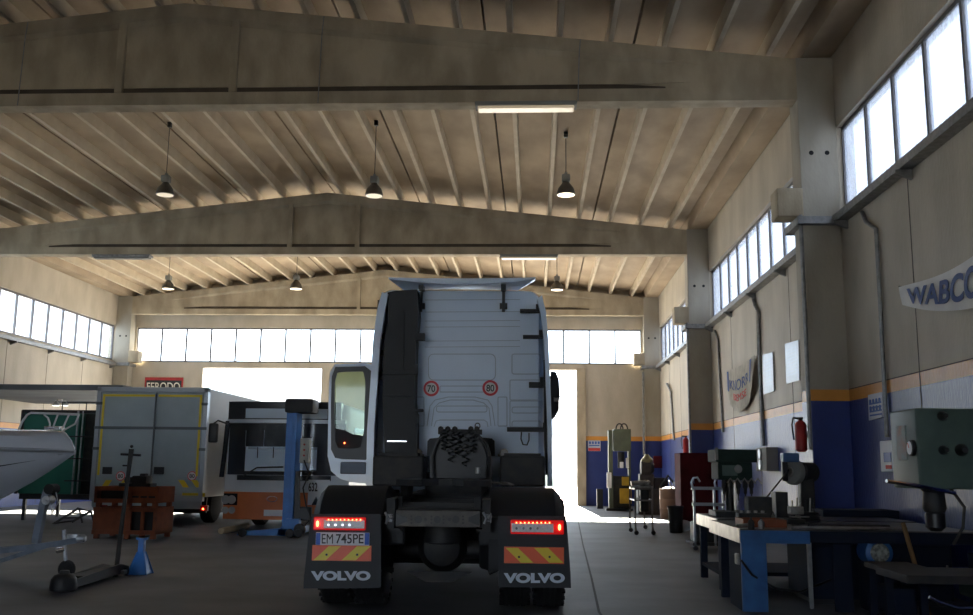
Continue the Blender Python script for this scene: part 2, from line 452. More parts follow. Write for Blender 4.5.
M['cab'] = mat('cab_white_paint', (.72, .83, .96), .35, col2=(.66, .77, .91), scale=1.5, coat=.3)
M['cabl'] = mat('cab_groove_shade', (.42, .49, .57), .5)
M['flap'] = mat('black_rubber_flap', (.013, .015, .02), .55, bump=.1)
M['fender'] = mat('black_fender_plastic', (.012, .013, .016), .6)
M['hzr'] = mat('reflective_red', (.95, .16, .06), .4)
M['hzy'] = mat('reflective_yellow', (.92, .72, .06), .4)
M['wtext'] = mat('white_lettering', (.62, .68, .78), .5)
M['btext'] = mat('black_lettering', (.012, .012, .014), .5)
M['lampred'] = mat('red_lamp_lens', (.5, .01, .01), .25, emit=(1, .02, .02), estr=.10)
M['lampon'] = mat('lit_red_bulb', (.8, .1, .05), .3, emit=(1, .12, .03), estr=7)
M['lampclr'] = mat('clear_lamp_lens', (.95, .96, .98), .3, col2=(.75, .77, .8), scale=60)
M['platew'] = mat('plate_white', (.72, .74, .76), .4)
M['plateb'] = mat('plate_blue', (.02, .12, .6), .4)
M['inner'] = mat('cab_trim_dark', (.03, .032, .036), .7)
M['innerl'] = mat('cab_trim_grey', (.22, .25, .30), .7)
M['glass_cab'] = glass('tinted_cab_glass', tint=(.62, .72, .62), gl=.1)

# --- cab shell
cy0, cy1 = 4.0, 6.2
xl, _ = tl(377, 400, cy0); xr, _ = tl(546, 400, cy0)
zc0 = tl(460, 456, cy0)[1]; zc1 = tl(460, 290, cy0)[1]
def csec(y, a, b, z0, z1, r, n=5, t=0):
    P = []
    for cx, cz, st in ((a+r, z1-r, PI), (b-r, z1-r, PI/2)):
        arc = [(cx+math.cos(st-PI/2*i/n)*r, cz+math.sin(st-PI/2*i/n)*r) for i in range(n+1)]
        P += arc
    P += [(b, z0), (a, z0)]
    return [(p[0]*(1-t), y, p[1]) for p in P]
cab = MB()
cab.loft([csec(cy0, xl+.02, xr-.10, zc0, zc1-.02, .14), csec(cy0+.04, xl, xr-.08, zc0-.25, zc1, .16), csec(4.35, xl, xr, 1.0, zc1+.01, .2), csec(4.6, xl-.02, xr+.02, 1.0, zc1+.02, .22),
          csec(5.5, xl-.02, xr+.02, 1.0, zc1-.0, .25), csec(5.95, xl, xr, .85, zc1-.35, .3), csec(6.15, xl+.04, xr-.04, .6, 2.5, .25), csec(6.25, xl+.08, xr-.08, .45, 1.55, .1)])
CAB = TB(cab, 'cab', 'cab', smooth=True)
# pressed shapes on the rear wall, groove shade put into a darker colour
def groove(pts, closed=True, r=.006):
    P = [tp(px, py, cy0-.001) for px, py in pts]
    return MB().tube(P, r, 6, closed)
def rrect(x0, y0, x1, y1, r=3):
    P = []
    for cx, cy, st in ((x1-r, y0+r, -90), (x1-r, y1-r, 0), (x0+r, y1-r, 90), (x0+r, y0+r, 180)):
        for i in range(4): a = math.radians(st+30*i); P.append((cx+math.cos(a)*r, cy+math.sin(a)*r))
    return P
for p in (rrect(428.5, 354, 495.5, 380, 5), rrect(436.5, 406, 487, 412, 2), rrect(440, 386, 484, 392, 1), rrect(512, 407, 541, 413, 2), rrect(512, 421, 541, 431, 2),
          rrect(510, 380, 544, 400, 1), rrect(510, 401, 544, 427, 1), rrect(415, 397, 424, 426, 1), rrect(498, 397, 507, 426, 1), rrect(512, 354, 540, 374, 2)):
    TB(groove(p), 'pressed_groove', 'cabl', CAB)
for p in ([(427, 426), (430, 406), (435, 400), (448, 397), (475, 397), (488, 400), (492, 406), (495, 426)], [(431.5, 426), (434, 408), (439, 403), (450, 400), (473, 400), (484, 403), (489, 408), (491, 426)],
          [(434, 427), (436, 421), (440, 420), (484, 420), (487, 422), (488, 427)]):
    TB(groove(p, False), 'pressed_groove', 'cabl', CAB)
for yy in (300, 312, 321, 327, 341, 347):
    TB(groove([(425, yy), (520, yy-.5)], False, .0045), 'pressed_groove', 'cabl', CAB)
# windscreen and side glass on the far side of the shell
wsm = MB(); wsm.loft([[(xl+.2, 6.0, 2.55), (xr-.2, 6.0, 2.55)], [(xl+.15, 6.19, 1.75), (xr-.15, 6.19, 1.75)]], closed=False, cap=False)
wsm = MB().prism([(xl+.18, 6.05, 2.6), (xr-.18, 6.05, 2.6), (xr-.14, 6.24, 1.7), (xl+.14, 6.24, 1.7)], (0, .03, 0))
TB(wsm, 'windscreen', 'blackp', CAB)
TB(MB().box((xl+.25, 6.24, .7), (xr-.25, 6.29, 1.5), bev=.03), 'grille', 'blackp', CAB)
TB(MB().box((xr-.005, 5.0, 1.85), (xr+.028, 5.75, 2.5), bev=.05), 'side_window', 'blackp', CAB)
TB(MB().box((xl-.05, 5.62, .22), (xr+.05, 6.34, .78), bev=.06), 'front_bumper', 'inner')

# --- roof deflector
sp = MB(); secs = []
for i in range(17):
    u = i/16; s = 2*u-1
    re = tp(388.5+147*u, 279+5.0*(1-s*s), 3.62); rt = tp(388.5+147*u, 277.3+1.0*(1-s*s), 3.62); fe = tp(404+114*u, 290.5-1*(1-s*s), 4.25)
    secs.append([re, rt, rt+Vector((0, .35, .02)), fe+Vector((0, 0, .10)), fe])
sp.loft(secs); TB(sp, 'roof_deflector', 'cab', smooth=True)
for px in (421, 503.5):
    b = MB(); tbox(px-1.6, 285, px+1.6, 311.5, 3.92, .05, b); tbox(px-3.8, 303, px+3.8, 308.5, 3.93, .08, b); tbox(px-2.5, 284, px+2.5, 289, 3.8, .2, b)
    TB(b, 'deflector_bracket', 'blackp')

# --- side deflectors
def side_def(outer, inner, nm):
    b = MB(); secs = []
    for (ox, oy), (ix, iy) in zip(outer, inner):
        o = tp(ox, oy, 3.55); i = tp(ix, iy, 3.55); dx = .035 if o.x < 0 else -.035
        secs.append([o, (o.x, 4.3, o.z), (o.x+dx, 4.3, o.z), (i.x, 3.62, i.z), (i.x, 3.55, i.z)])
    b.loft(secs); return TB(b, nm, 'cab', smooth=True)
side_def([(382, 292), (377, 310), (373, 340), (370, 388), (367, 430), (366, 486)], [(388, 294), (385, 310), (380, 340), (377, 388), (374, 430), (373, 486)], 'side_deflector')
side_def([(542, 295), (546, 312), (548.5, 340), (550.5, 388), (552, 430), (552.5, 486)], [(537, 299), (541, 314), (544, 340), (546, 388), (547.5, 430), (548, 486)], 'side_deflector')
for (x0, y0, x1, y1) in ((520, 309, 540, 312.5), (523, 335, 543, 338.5), (529, 382, 544, 387.5), (507, 427.5, 547, 431.5)):
    b = MB(); tbox(x0, y0, x1, y1, 3.9, .06, b); tbox(x1-4, y0-5, x1+1, y1-1, 3.86, .06, b); TB(b, 'deflector_hinge', 'dark')
for (x0, y0, x1, y1) in ((378, 333, 389, 338), (379, 350, 388, 355), (376, 372, 389, 379), (377, 300, 384, 318)):
    TB(tbox(x0, y0, x1, y1, 3.8, .06), 'deflector_hinge', 'dark')
TB(MB().tube([tp(545, 360, 3.75), tp(545.5, 440, 3.75), tp(547, 475, 3.75)], .02), 'stay_rod', 'dark')
TB(MB().tube([tp(521.5, 432, 3.85), tp(521, 439, 3.84), tp(523, 444.5, 3.84), tp(527, 445, 3.84), tp(529, 440, 3.84), tp(529, 433, 3.85)], .009), 'cable_loop', 'dark')

# --- air intake stack
pts = [(387.5, 292.5), (396, 290.5), (417, 289.5), (418.5, 314), (416, 338), (415, 371), (414.5, 400), (416.5, 425), (416.5, 457), (385, 457), (383, 420), (382.5, 400), (383, 366), (384.5, 340), (388.5, 320)]
b = MB(); b.prism([tp(x, y, 3.6) for x, y in pts], (0, .38, 0))
AI = TB(b, 'air_intake', 'dark')
for (x0, y0, x1, y1) in ((403, 309, 404.5, 372), (382.6, 371, 416, 374.5), (383, 395, 414.5, 397), (414, 333, 424.5, 340), (413, 364, 417.5, 374), (413, 409, 423, 411.5), (414, 414, 418.5, 424)):
    TB(tbox(x0, y0, x1, y1, 3.57, .1), 'clamp_band', 'dark', AI)
TB(tbox(387, 440.5, 407, 442, 3.58, .03), 'glint_strip', 'chrome', AI)  # bright strip standing in for a glint on the intake

# --- speed stickers
M['stickw'] = mat('sticker_white', (.70, .66, .66), .5); M['stickr'] = mat('sticker_red', (.72, .07, .09), .5)
for px, py, s in ((431.3, 388.5, '70'), (490.3, 388, '80')):
    c = tp(px, py, cy0)
    st = TB(MB().cyl((c.x, cy0-.010, c.z), (c.x, cy0+.001, c.z), .104, n=32), 'speed_sticker', 'stickr', CAB)
    TB(MB().cyl((c.x, cy0-.014, c.z), (c.x, cy0-.009, c.z), .074, n=32), 'sticker_face', 'stickw', CAB)
    text_obj('lettering', s, 'btext', CAB, tflat(px-3.9, py-3.3, px+3.9, py+3.5, cy0-.014), .002, .01)

# --- equipment behind the cab, under the rear wall
b = MB(); tbox(372, 456, 424, 486, 3.3, .6, b, .03); tbox(378, 453, 418, 458, 3.4, .4, b); TB(b, 'equipment_box', 'chassis')
b = MB(); tbox(500, 456, 545, 486, 3.3, .6, b, .03); tbox(504, 453.5, 541, 458, 3.4, .4, b); TB(b, 'equipment_box', 'chassis')
TB(MB().prism([tp(x, y, 3.9) for x, y in ((427, 456), (427.5, 441), (430, 438.5), (440, 437.5), (482, 437.5), (492, 438.5), (494.5, 441), (495, 456))], (0, .12, 0)), 'rear_cutout_cover', 'dark')
for px in (418, 504):
    b = MB(); c = tp(px, 453, 3.75); b.lathe([(.02, -.05), (.055, -.04), (.055, .03), (.03, .05)], c, 'Y', 14); b.cyl(c+Vector((-.08, 0, -.03)), c+Vector((.08, 0, -.03)), .015)
    TB(b, 'cab_mount', 'steel', smooth=True)
# connector tower
b = MB(); b.prism([tp(x, y, 3.0) for x, y in ((430, 478), (430, 455), (434, 444), (441, 434), (479, 434), (488, 444), (491, 455), (491, 478))], (0, .3, 0))
CT = TB(b, 'connector_tower', 'blackp')
b = MB(); tbox(438, 429.5, 482, 434, 2.95, .1, b); TB(b, 'coupling_bar', 'chassis', CT)
for px in (441, 448, 455, 471, 477):
    b = MB(); c = tp(px, 429, 2.97); b.lathe([(.02, -.06), (.032, -.05), (.032, .02), (.018, .05)], c, 'Y', 12); b.cyl(c, c+Vector((0, 0, -.08)), .012); TB(b, 'air_coupling', 'chassis', CT)
c = tp(477.5, 426, 2.97); TB(MB().tube([c+Vector((math.cos(a)*.03, 0, math.sin(a)*.035)) for a in [i*PI/6 for i in range(12)]], .006, 6, True), 'hook_ring', 'dark', CT)
for px, l in ((444, 450), (451, 462), (458, 455), (465, 466), (473, 452)):      # hanging coils
    P = []
    for i in range(40):
        q = tp(px, 432+(l-432)*i/39, 2.9); a = i*PI/4; P.append(q+Vector((math.cos(a)*.035, math.sin(a)*.035, 0)))
    TB(MB().tube(P, .008, 6), 'coiled_hose', 'dark', CT)
for sx in (434, 487):
    P = [tp(sx, 478, 2.95), tp(sx-(1 if sx < 450 else -1), 456, 2.95), tp(sx+(3 if sx < 450 else -3), 444, 2.95), tp(sx+(8 if sx < 450 else -8), 438, 2.95)]
    TB(MB().tube(P, .018), 'guard_tube', 'chassis', CT)
c = tp(478, 473.5, 2.6); TB(MB().cyl(c, c+Vector((0, 0, .07)), .03), 'connector_cap', 'steel', CT)
# chassis rails, cross member
b = MB()
for sx in (-.43, .43):
    b.box((sx-.035, .12, .74), (sx+.035, 5.6, 1.02)); b.box((sx-.05*(1 if sx > 0 else -1)-.04, .12, .74), (sx-.05*(1 if sx > 0 else -1)+.04, 5.6, .76))
for yy in (.5, 1.6, 2.6, 3.4): b.box((-.42, yy, .78), (.42, yy+.1, .98))
TB(b, 'chassis_frame', 'chassis')
a, c = tp(395.5, 526.5, .1), tp(480.5, 511, .1)
b = MB(); b.box((a.x, .1, a.z), (c.x, .14, c.z), bev=.006); b.box((a.x, .14, c.z-.02), (c.x, .24, c.z)); b.box((a.x, .14, a.z), (c.x, .24, a.z+.02))
CM = TB(b, 'rear_crossmember', mat('crossmember_steel', (.15, .135, .12), .6, .4, col2=(.08, .075, .07), scale=12))
for px, r in ((418.5, .034), (437.5, .032), (456, .032), (425.5, .014), (449.5, .014)):
    q = tp(px, 519.5, .1); TB(MB().cyl(q+Vector((0, -.004, 0)), q+Vector((0, .02, 0)), r, n=20), 'bolt_hole', 'blackp', CM)
for px in (411.5, 431.5, 443.5, 463):
    for py in (516.5, 519.5, 523): q = tp(px, py, .1); TB(MB().cyl(q+Vector((0, -.004, 0)), q+Vector((0, .02, 0)), .009, n=10), 'bolt_hole', 'blackp', CM)
for s in (1, -1):
    b = MB(); f = (lambda x: x) if s > 0 else (lambda x: 875.5-x)
    b.prism([tp(f(x), y, .094) for x, y in ((396, 513), (407, 517.5), (407, 521.5), (396, 526))], (0, .02, 0)); TB(b, 'cutout', 'blackp', CM)
b = MB(); tbox(398, 497, 402, 512, .3, .1, b); tbox(474, 497, 481, 513, .3, .1, b); tbox(404, 508, 474, 510, .3, .1, b); b.box((tl(398,500,.3)[0], .3, tl(400,510,.3)[1]-.02), (tl(481,500,.3)[0], .4, tl(400,510,.3)[1]+.03)); TB(b, 'tail_bracket', 'chassis')
for px in (389.5, 487.5):
    b = MB(); q = tp(px, 518, .12)
    b.box(q-Vector((.035, 0, .045)), q+Vector((.035, .04, .045)), bev=.01)
    b.ball(q+Vector((.02, -.01, .01)), .025, sub=1); b.tube([q+Vector((-.04, -.01, .05)), q+Vector((-.01, -.02, 0)), q+Vector((-.03, -.01, -.05))], .012)
    TB(b, 'fender_clamp', 'zinc')
# fifth wheel
b = MB(); zf = tl(450, 483, .7)[1]
P = []
for i in range(13): a = PI*i/12; P.append((math.cos(a)*.46, 1.25+math.sin(a)*.42))
P += [(-.46, .75), (-.2, .62), (-.07, 1.1), (.07, 1.1), (.2, .62), (.46, .75)]
b.prism([(x, y, zf-.03) for x, y in P], (0, 0, .06)); FWH = TB(b, 'fifth_wheel', 'chassis')
b = MB()
for sx in (-1, 1): TB(MB().prism([(sx*.36, .9, zf-.03), (sx*.36, 1.5, zf-.03), (sx*.36, 1.4, 1.0), (sx*.36, 1.0, 1.0)], (sx*.07, 0, 0)), 'fifth_wheel_pedestal', 'chassis', FWH)
TB(MB().tube([(.45, 1.0, zf), (.62, .9, zf), (.68, .9, zf-.02)], .014), 'release_handle', 'steel', FWH)
# axle and differential
b = MB(); b.cyl((-.95, .9, .52), (.95, .9, .52), .085, n=18)
TB(b, 'rear_axle', 'chassis', smooth=True)
b = MB(); b.lathe([(.06, -.26), (.17, -.22), (.235, -.1), (.245, .0), (.22, .14), (.12, .25), (.1, .5)], (0, .9, .55), 'Y', 26); TB(b, 'differential', 'chassis', smooth=True)
b = MB(); b.lathe([(.12, -.01), (.17, 0), (.175, .05), (.16, .1), (.175, .16), (.17, .2), (.12, .22)], (0.02, .45, .62), 'Z', 22); TB(b, 'air_tank', 'chassis', smooth=True)
for sx in (-.62, .62):
    b = MB(); b.lathe([(.10, 0), (.13, .02), (.11, .06), (.13, .1), (.11, .15), (.08, .2)], (sx*.9, .55, .52), 'Z', 18); TB(b, 'air_spring', 'rubber', smooth=True)
    b = MB(); b.lathe([(.07, 0), (.085, .02), (.085, .13), (.05, .16), (.02, .22)], (sx*.92, .5, .45), 'Y', 16); TB(b, 'brake_chamber', 'chassis', smooth=True)
TB(MB().prism([(-.3, .4, .36), (.3, .4, .36), (.12, .4, .27), (-.12, .4, .27)], (0, .04, 0)), 'skid_plate', 'chassis')

TB(MB().box((-.42, 3.6, .42), (.42, 5.6, 1.25), bev=.08), 'gearbox', 'chassis')
TB(MB().box((-.40, 5.6, .35), (.40, 6.1, 1.2), bev=.08), 'radiator', 'chassis')
TB(MB().cyl((0, 1.2, .58), (0, 3.7, .68), .06), 'drive_shaft', 'chassis')
for sx in (-1, 1):
    TB(MB().box((sx*.60-.05, .95, .40), (sx*.60+.05, 1.9, .50), bev=.02), 'suspension_arm', 'chassis')
    TB(MB().tube([(sx*.50, .62, .62), (sx*.66, .60, .42), (sx*.45, .62, .34)], .03), 'stabiliser', 'chassis')
    TB(MB().cyl((sx*.56, .62, .50), (sx*.50, .62, .98), .045), 'shock_absorber', 'chassis')
    TB(MB().box((sx*.46-.10, .30, .60), (sx*.46+.14, .40, .86), bev=.02), 'valve_block', 'dark')
TB(MB().box((-.34, 2.3, .50), (.34, 3.5, .74), bev=.05), 'air_reservoir', 'chassis', smooth=True)
TB(MB().box((-.93, 2.0, .28), (.93, 2.06, 1.0)), 'rear_apron', 'dark')  # full-width dark sheet added to block light under the truck
# wheels
def wheel(x0, x1, yc, r, outx, parent=TX):
    w = x1-x0; n = 44; prof = [(r*.62, .02*w), (r*.9, .03*w), (r*.965, .08*w), (r, .16*w), (r, .3*w), (r*.982, .31*w), (r*.982, .34*w), (r, .35*w), (r, .49*w), (r*.982, .495*w), (r*.982, .53*w), (r, .535*w), (r, .66*w), (r*.982, .67*w), (r*.982, .70*w), (r, .71*w), (r, .84*w), (r*.965, .92*w), (r*.9, .97*w), (r*.62, .98*w)]
    b = MB(); b.lathe(prof, (x0, yc, r), 'X', n)
    for q in (.08, .92):                                         # shoulder lugs
        for k in range(30):
            a = 2*PI*k/30; cx = x0+q*w; R_ = r*.97
            b.box((cx-.035*w*2, yc-.012, r+R_-.02), (cx+.035*w*2, yc+.012, r+R_+.008), rot=Matrix.Rotation(a, 3, 'X'), piv=(cx, yc, r))
    o = TB(b, 'wheel', 'rubber', parent, smooth=True)
    b = MB(); xo = x0+.35*w if outx > 0 else x0+.05*w
    b.lathe([(r*.62, 0), (r*.6, .3*w), (r*.3, .45*w), (r*.12, .6*w)], (xo, yc, r), 'X', 26); TB(b, 'rim', 'chassis', o, smooth=True)
for (a, c) in ((316, 348), (350.5, 383)):
    A = tp(a, 600, .5).x; B = tp(c, 600, .5).x; wheel(A, B, .92, .51, -1)
for (a, c) in ((499, 531), (534, 566)):
    A = tp(a, 602, .5).x; B = tp(c, 602, .5).x; wheel(A, B, .92, .51, 1)
wheel(-1.22, -.9, 4.95, .51, -1); wheel(.9, 1.22, 4.95, .51, 1)
for sx in (-1, 1):
    b = MB(); b.box((sx*.95-.3, 2.0, .42), (sx*.95+.3, 3.6, .98), bev=.09, seg=3); TB(b, 'fuel_tank' if sx < 0 else 'battery_box', 'chassis', smooth=True)
# fenders
def fender(px0, px1, ptop):
    x0 = tl(px0, 500, .45)[0]; x1 = tl(px1, 500, .45)[0]; zt_ = tl((px0+px1)/2, ptop, .75)[1]; R_ = .64; zc = zt_-R_
    b = MB(); secs = []
    for i in range(25):
        a = math.radians(188-196*i/24); rr = R_ + (.008 if i % 2 else 0)
        ya, za = .92+math.cos(a+0)*0, 0
        c_, s_ = math.cos(a), math.sin(a)
        o = (.92-(-c_)*rr, zc+s_*rr); n_ = (.92+c_*(rr-.02), zc+s_*(rr-.02))
        secs.append([(x0, .92+c_*(rr-.16), zc+s_*(rr-.16)), (x0+.02, .92+c_*(rr-.08), zc+s_*(rr-.08)), (x0+.09, o[0], o[1]), (x1-.09, o[0], o[1]), (x1-.02, .92+c_*(rr-.08), zc+s_*(rr-.08)), (x1, .92+c_*(rr-.16), zc+s_*(rr-.16)), (x1-.03, .92+c_*(rr-.16), zc+s_*(rr-.16)), (x1-.1, n_[0], n_[1]), (x0+.1, n_[0], n_[1]), (x0+.03, .92+c_*(rr-.16), zc+s_*(rr-.16))])
    b.loft(secs); return TB(b, 'fender', 'fender', smooth=True)
fender(311, 393, 486); fender(480, 565, 488)

def hazard(px0, py0, px1, py1, parent, lean):
    hz = TB(tbox(px0, py0, px1, py1, -.016, .014, bev=.003), 'hazard_panel', 'hzr', parent)
    W_ = px1-px0; Hh = py1-py0
    for s0, s1 in ((.02, .23), (.50, .74)):
        sh = .26
        if lean > 0: q = [(s0, 1), (s1, 1), (s1+sh, 0), (s0+sh, 0)]
        else: q = [(s0, 0), (s1, 0), (s1+sh, 1), (s0+sh, 1)]
        q = [(min(u, .995), v) for u, v in q]
        P = [tp(px0+.4+(W_-.8)*u, py0+.4+(Hh-.8)*v, -.019) for u, v in q]
        TB(MB().prism(P, (0, .004, 0)), 'yellow_stripe', 'hzy', parent)
    for u in (.25, .76):
        q = tp(px0+W_*u, py0+Hh*.6, -.02); TB(MB().cyl(q+Vector((0, -.006, 0)), q+Vector((0, .01, 0)), .01, n=10), 'rivet', 'blackp', parent)

def flap(poly, light, lx, hz, lean, vt):
    b = MB(); b.prism([tp(x, y, 0) for x, y in poly], (0, .02, 0)); fl = TB(b, 'mudflap', 'flap')
    x0, y0, x1, y1 = light
    TB(tbox(x0, y0, x1, y1, -.05, .055, bev=.012), 'tail_lamp', 'lampred', fl)
    if lx < 0: cx0, cx1 = x0+10.5, x1-1
    else: cx0, cx1 = x0+1, x1-10.5
    TB(tbox(cx0, y0+3.2, cx1, y1-2, -.056, .02, bev=.004), 'reverse_lens', 'lampclr', fl)
    for k in range(9):
        u = cx0+5+(cx1-cx0-9)*k/8; q = tp(u, y0+2.2, -.052); TB(MB().ball(q, .007, sub=1), 'lit_diode', 'lampon', fl)
    for k in range(4):
        q = tp(cx0+5+7*k, (y0+y1)/2+1.2, -.06); TB(MB().cyl(q, q+Vector((0, .01, 0)), .012, n=14), 'lens_cell', 'chrome', fl)
    ex = x0+4.5 if lx < 0 else x1-4.5
    q = tp(ex, (y0+y1)/2, -.055); TB(MB().ball(q, .018, (.7, .6, 1.5)), 'side_marker_bulb', 'lampon', fl)
    hazard(*hz, fl, lean)
    text_obj('lettering', 'VOLVO', 'wtext', fl, tflat(*vt, -.002), .003, .055, label='white brand lettering across the flap')
    return fl
f1 = flap([(312, 514), (381, 514), (381, 587), (378, 588), (303.5, 588.5), (304, 576), (308, 540)], (313, 517.5, 365.5, 530), -1, (311.7, 545.8, 371.5, 560.6), 1, (311, 571, 370.5, 580.5))
f2 = flap([(498, 516), (566, 516), (568.5, 545), (570.5, 573), (571, 588), (498.5, 587)], (510.5, 520.5, 564, 534), 1, (504, 547.5, 564, 563.2), -1, (503.7, 573, 564.8, 583))
PL = TB(tbox(315.5, 532.8, 369.5, 545, -.014, .012, bev=.002), 'licence_plate', 'platew', f1)
TB(tbox(315.7, 533, 320.5, 544.8, -.018, .005, bev=.001), 'blue_band', 'plateb', f1); TB(tbox(364.6, 533, 369.3, 544.8, -.018, .005, bev=.001), 'blue_band', 'plateb', f1)
text_obj('lettering', 'EM', 'btext', f1, tflat(321.8, 534, 333, 543.5, -.015), .003, 0)
text_obj('lettering', '745PE', 'btext', f1, tflat(336, 534, 363.5, 543.5, -.015), .003, .01)

# --- open driver's door
yd = 5.55
DP = rrect(328, 364, 374, 483, 6)
P0 = [(335, 364), (374, 363), (374, 484), (350, 482), (338, 478), (330, 470), (327.5, 462), (328.5, 400), (329.5, 374), (331, 367)]
WN = [(337, 370.5), (365, 370), (366.5, 375), (365, 449), (361, 452), (337, 450), (334, 446), (333.5, 400), (334, 374)]
bm = bmesh.new()
def ringface(outer, inner, yl, th, name, m, parent):
    b = MB(); n = 40
    def resample(P):
        P = [Vector((x, y)) for x, y in P]; L = [(P[(i+1) % len(P)]-P[i]).length for i in range(len(P))]; T = sum(L); out = []
        c = sum(P, Vector((0, 0)))/len(P)
        for k in range(n):
            a = 2*PI*k/n; d = Vector((math.cos(a), math.sin(a))); best = None
            for i in range(len(P)):
                A, B = P[i], P[(i+1) % len(P)]; e = B-A; den = d.x*e.y-d.y*e.x
                if abs(den) < 1e-9: continue
                t = ((A-cc).x*e.y-(A-cc).y*e.x)/den; s_ = ((A-cc).x*d.y-(A-cc).y*d.x)/den
                if t > 0 and -1e-6 <= s_ <= 1+1e-6 and (best is None or t < best): best = t
            out.append(cc+d*best)
        return out
    cc = Vector((350, 412)); O = resample(outer); I = resample(inner)
    Of = [tp(*q, yl) for q in O]; If = [tp(*q, yl) for q in I]; D = Vector((0, th, 0))
    fo = [b.bm.verts.new(p) for p in Of]; fi = [b.bm.verts.new(p) for p in If]; bo = [b.bm.verts.new(p+D) for p in Of]; bi = [b.bm.verts.new(p+D) for p in If]
    for k in range(n):
        j = (k+1) % n
        b.bm.faces.new((fo[k], fo[j], fi[j], fi[k])); b.bm.faces.new((bo[k], bo[j], bi[j], bi[k]))
        b.bm.faces.new((fo[k], fo[j], bo[j], bo[k])); b.bm.faces.new((fi[k], fi[j], bi[j], bi[k]))
    return TB(b, name, m, parent)
DR = ringface(P0, WN, yd, .07, 'door', 'cab', TX)
ringface([(333, 367), (371, 366), (371, 459), (366, 460), (336, 459), (331, 453), (331, 400), (332, 371)], [(338, 372), (364, 371.5), (365.5, 376), (364, 430), (361, 449), (338, 448), (335, 444), (334.5, 400), (335, 376)], yd-.015, .02, 'door_seal', 'blackp', DR)
TB(MB().prism([tp(x, y, yd+.03) for x, y in WN], (0, .006, 0)), 'door_glass', 'glass_cab', DR)
TB(MB().prism([tp(x, y, yd+.0) for x, y in [(334, 428), (344, 430), (352, 434), (365.5, 436), (365, 449.5), (361, 452), (337, 450), (334, 446)]], (0, .03, 0)), 'arm_rest_panel', 'inner', DR)
TB(tbox(340, 462, 366, 474, yd-.03, .04, bev=.02), 'door_pocket', 'innerl', DR)
q = tp(344.5, 443, yd-.02); TB(MB().ball(q, .01), 'door_lamp', 'lampon', DR)
# mirrors
b = MB(); P = [tp(x, y, 5.9) for x, y in ((551, 371), (556, 372), (559, 380), (560, 397), (559, 400), (559, 410), (555, 417), (551, 420), (550, 400))]
b.prism(P, (0, .18, 0)); MR = TB(b, 'mirror', 'dark')
TB(tbox(553.5, 397.5, 558.5, 402, 5.885, .01), 'mirror_glass', 'chrome', MR)
TB(MB().tube([tp(546, 376, 5.9), tp(552, 378, 5.95)], .02), 'mirror_arm', 'dark', MR)

# ================================================================== vehicles on the left
def wbox(px0, py0, px1, py1, Y, th, mb=None, bev=.005):
    a = at(px0, py1, Y=Y); b = at(px1, py0, Y=Y); mb = mb or MB()
    return mb.box((a.x, Y, a.z), (b.x, Y+th, b.z), bev=bev)
def wflat(px0, py0, px1, py1, Y):
    a, b, c = at(px0, py1, Y=Y), at(px1, py1, Y=Y), at(px0, py0, Y=Y)
    return lambda u, v, d: a + (b-a)*u + (c-a)*v + Vector((0, -d, 0))
M['vangrey'] = mat('van_panel_grey', (.36, .43, .46), .55, col2=(.30, .36, .39), scale=1.5)
M['vanside'] = mat('van_side_white', (.40, .41, .40), .5, col2=(.33, .34, .33), scale=1)
M['alu'] = mat('aluminium_trim', (.42, .46, .50), .4, .7); M['doorsteel'] = mat('dull_door_steel', (.13, .15, .16), .6, .3)
M['yeltape'] = mat('yellow_reflective_tape', (.78, .58, .03), .45)
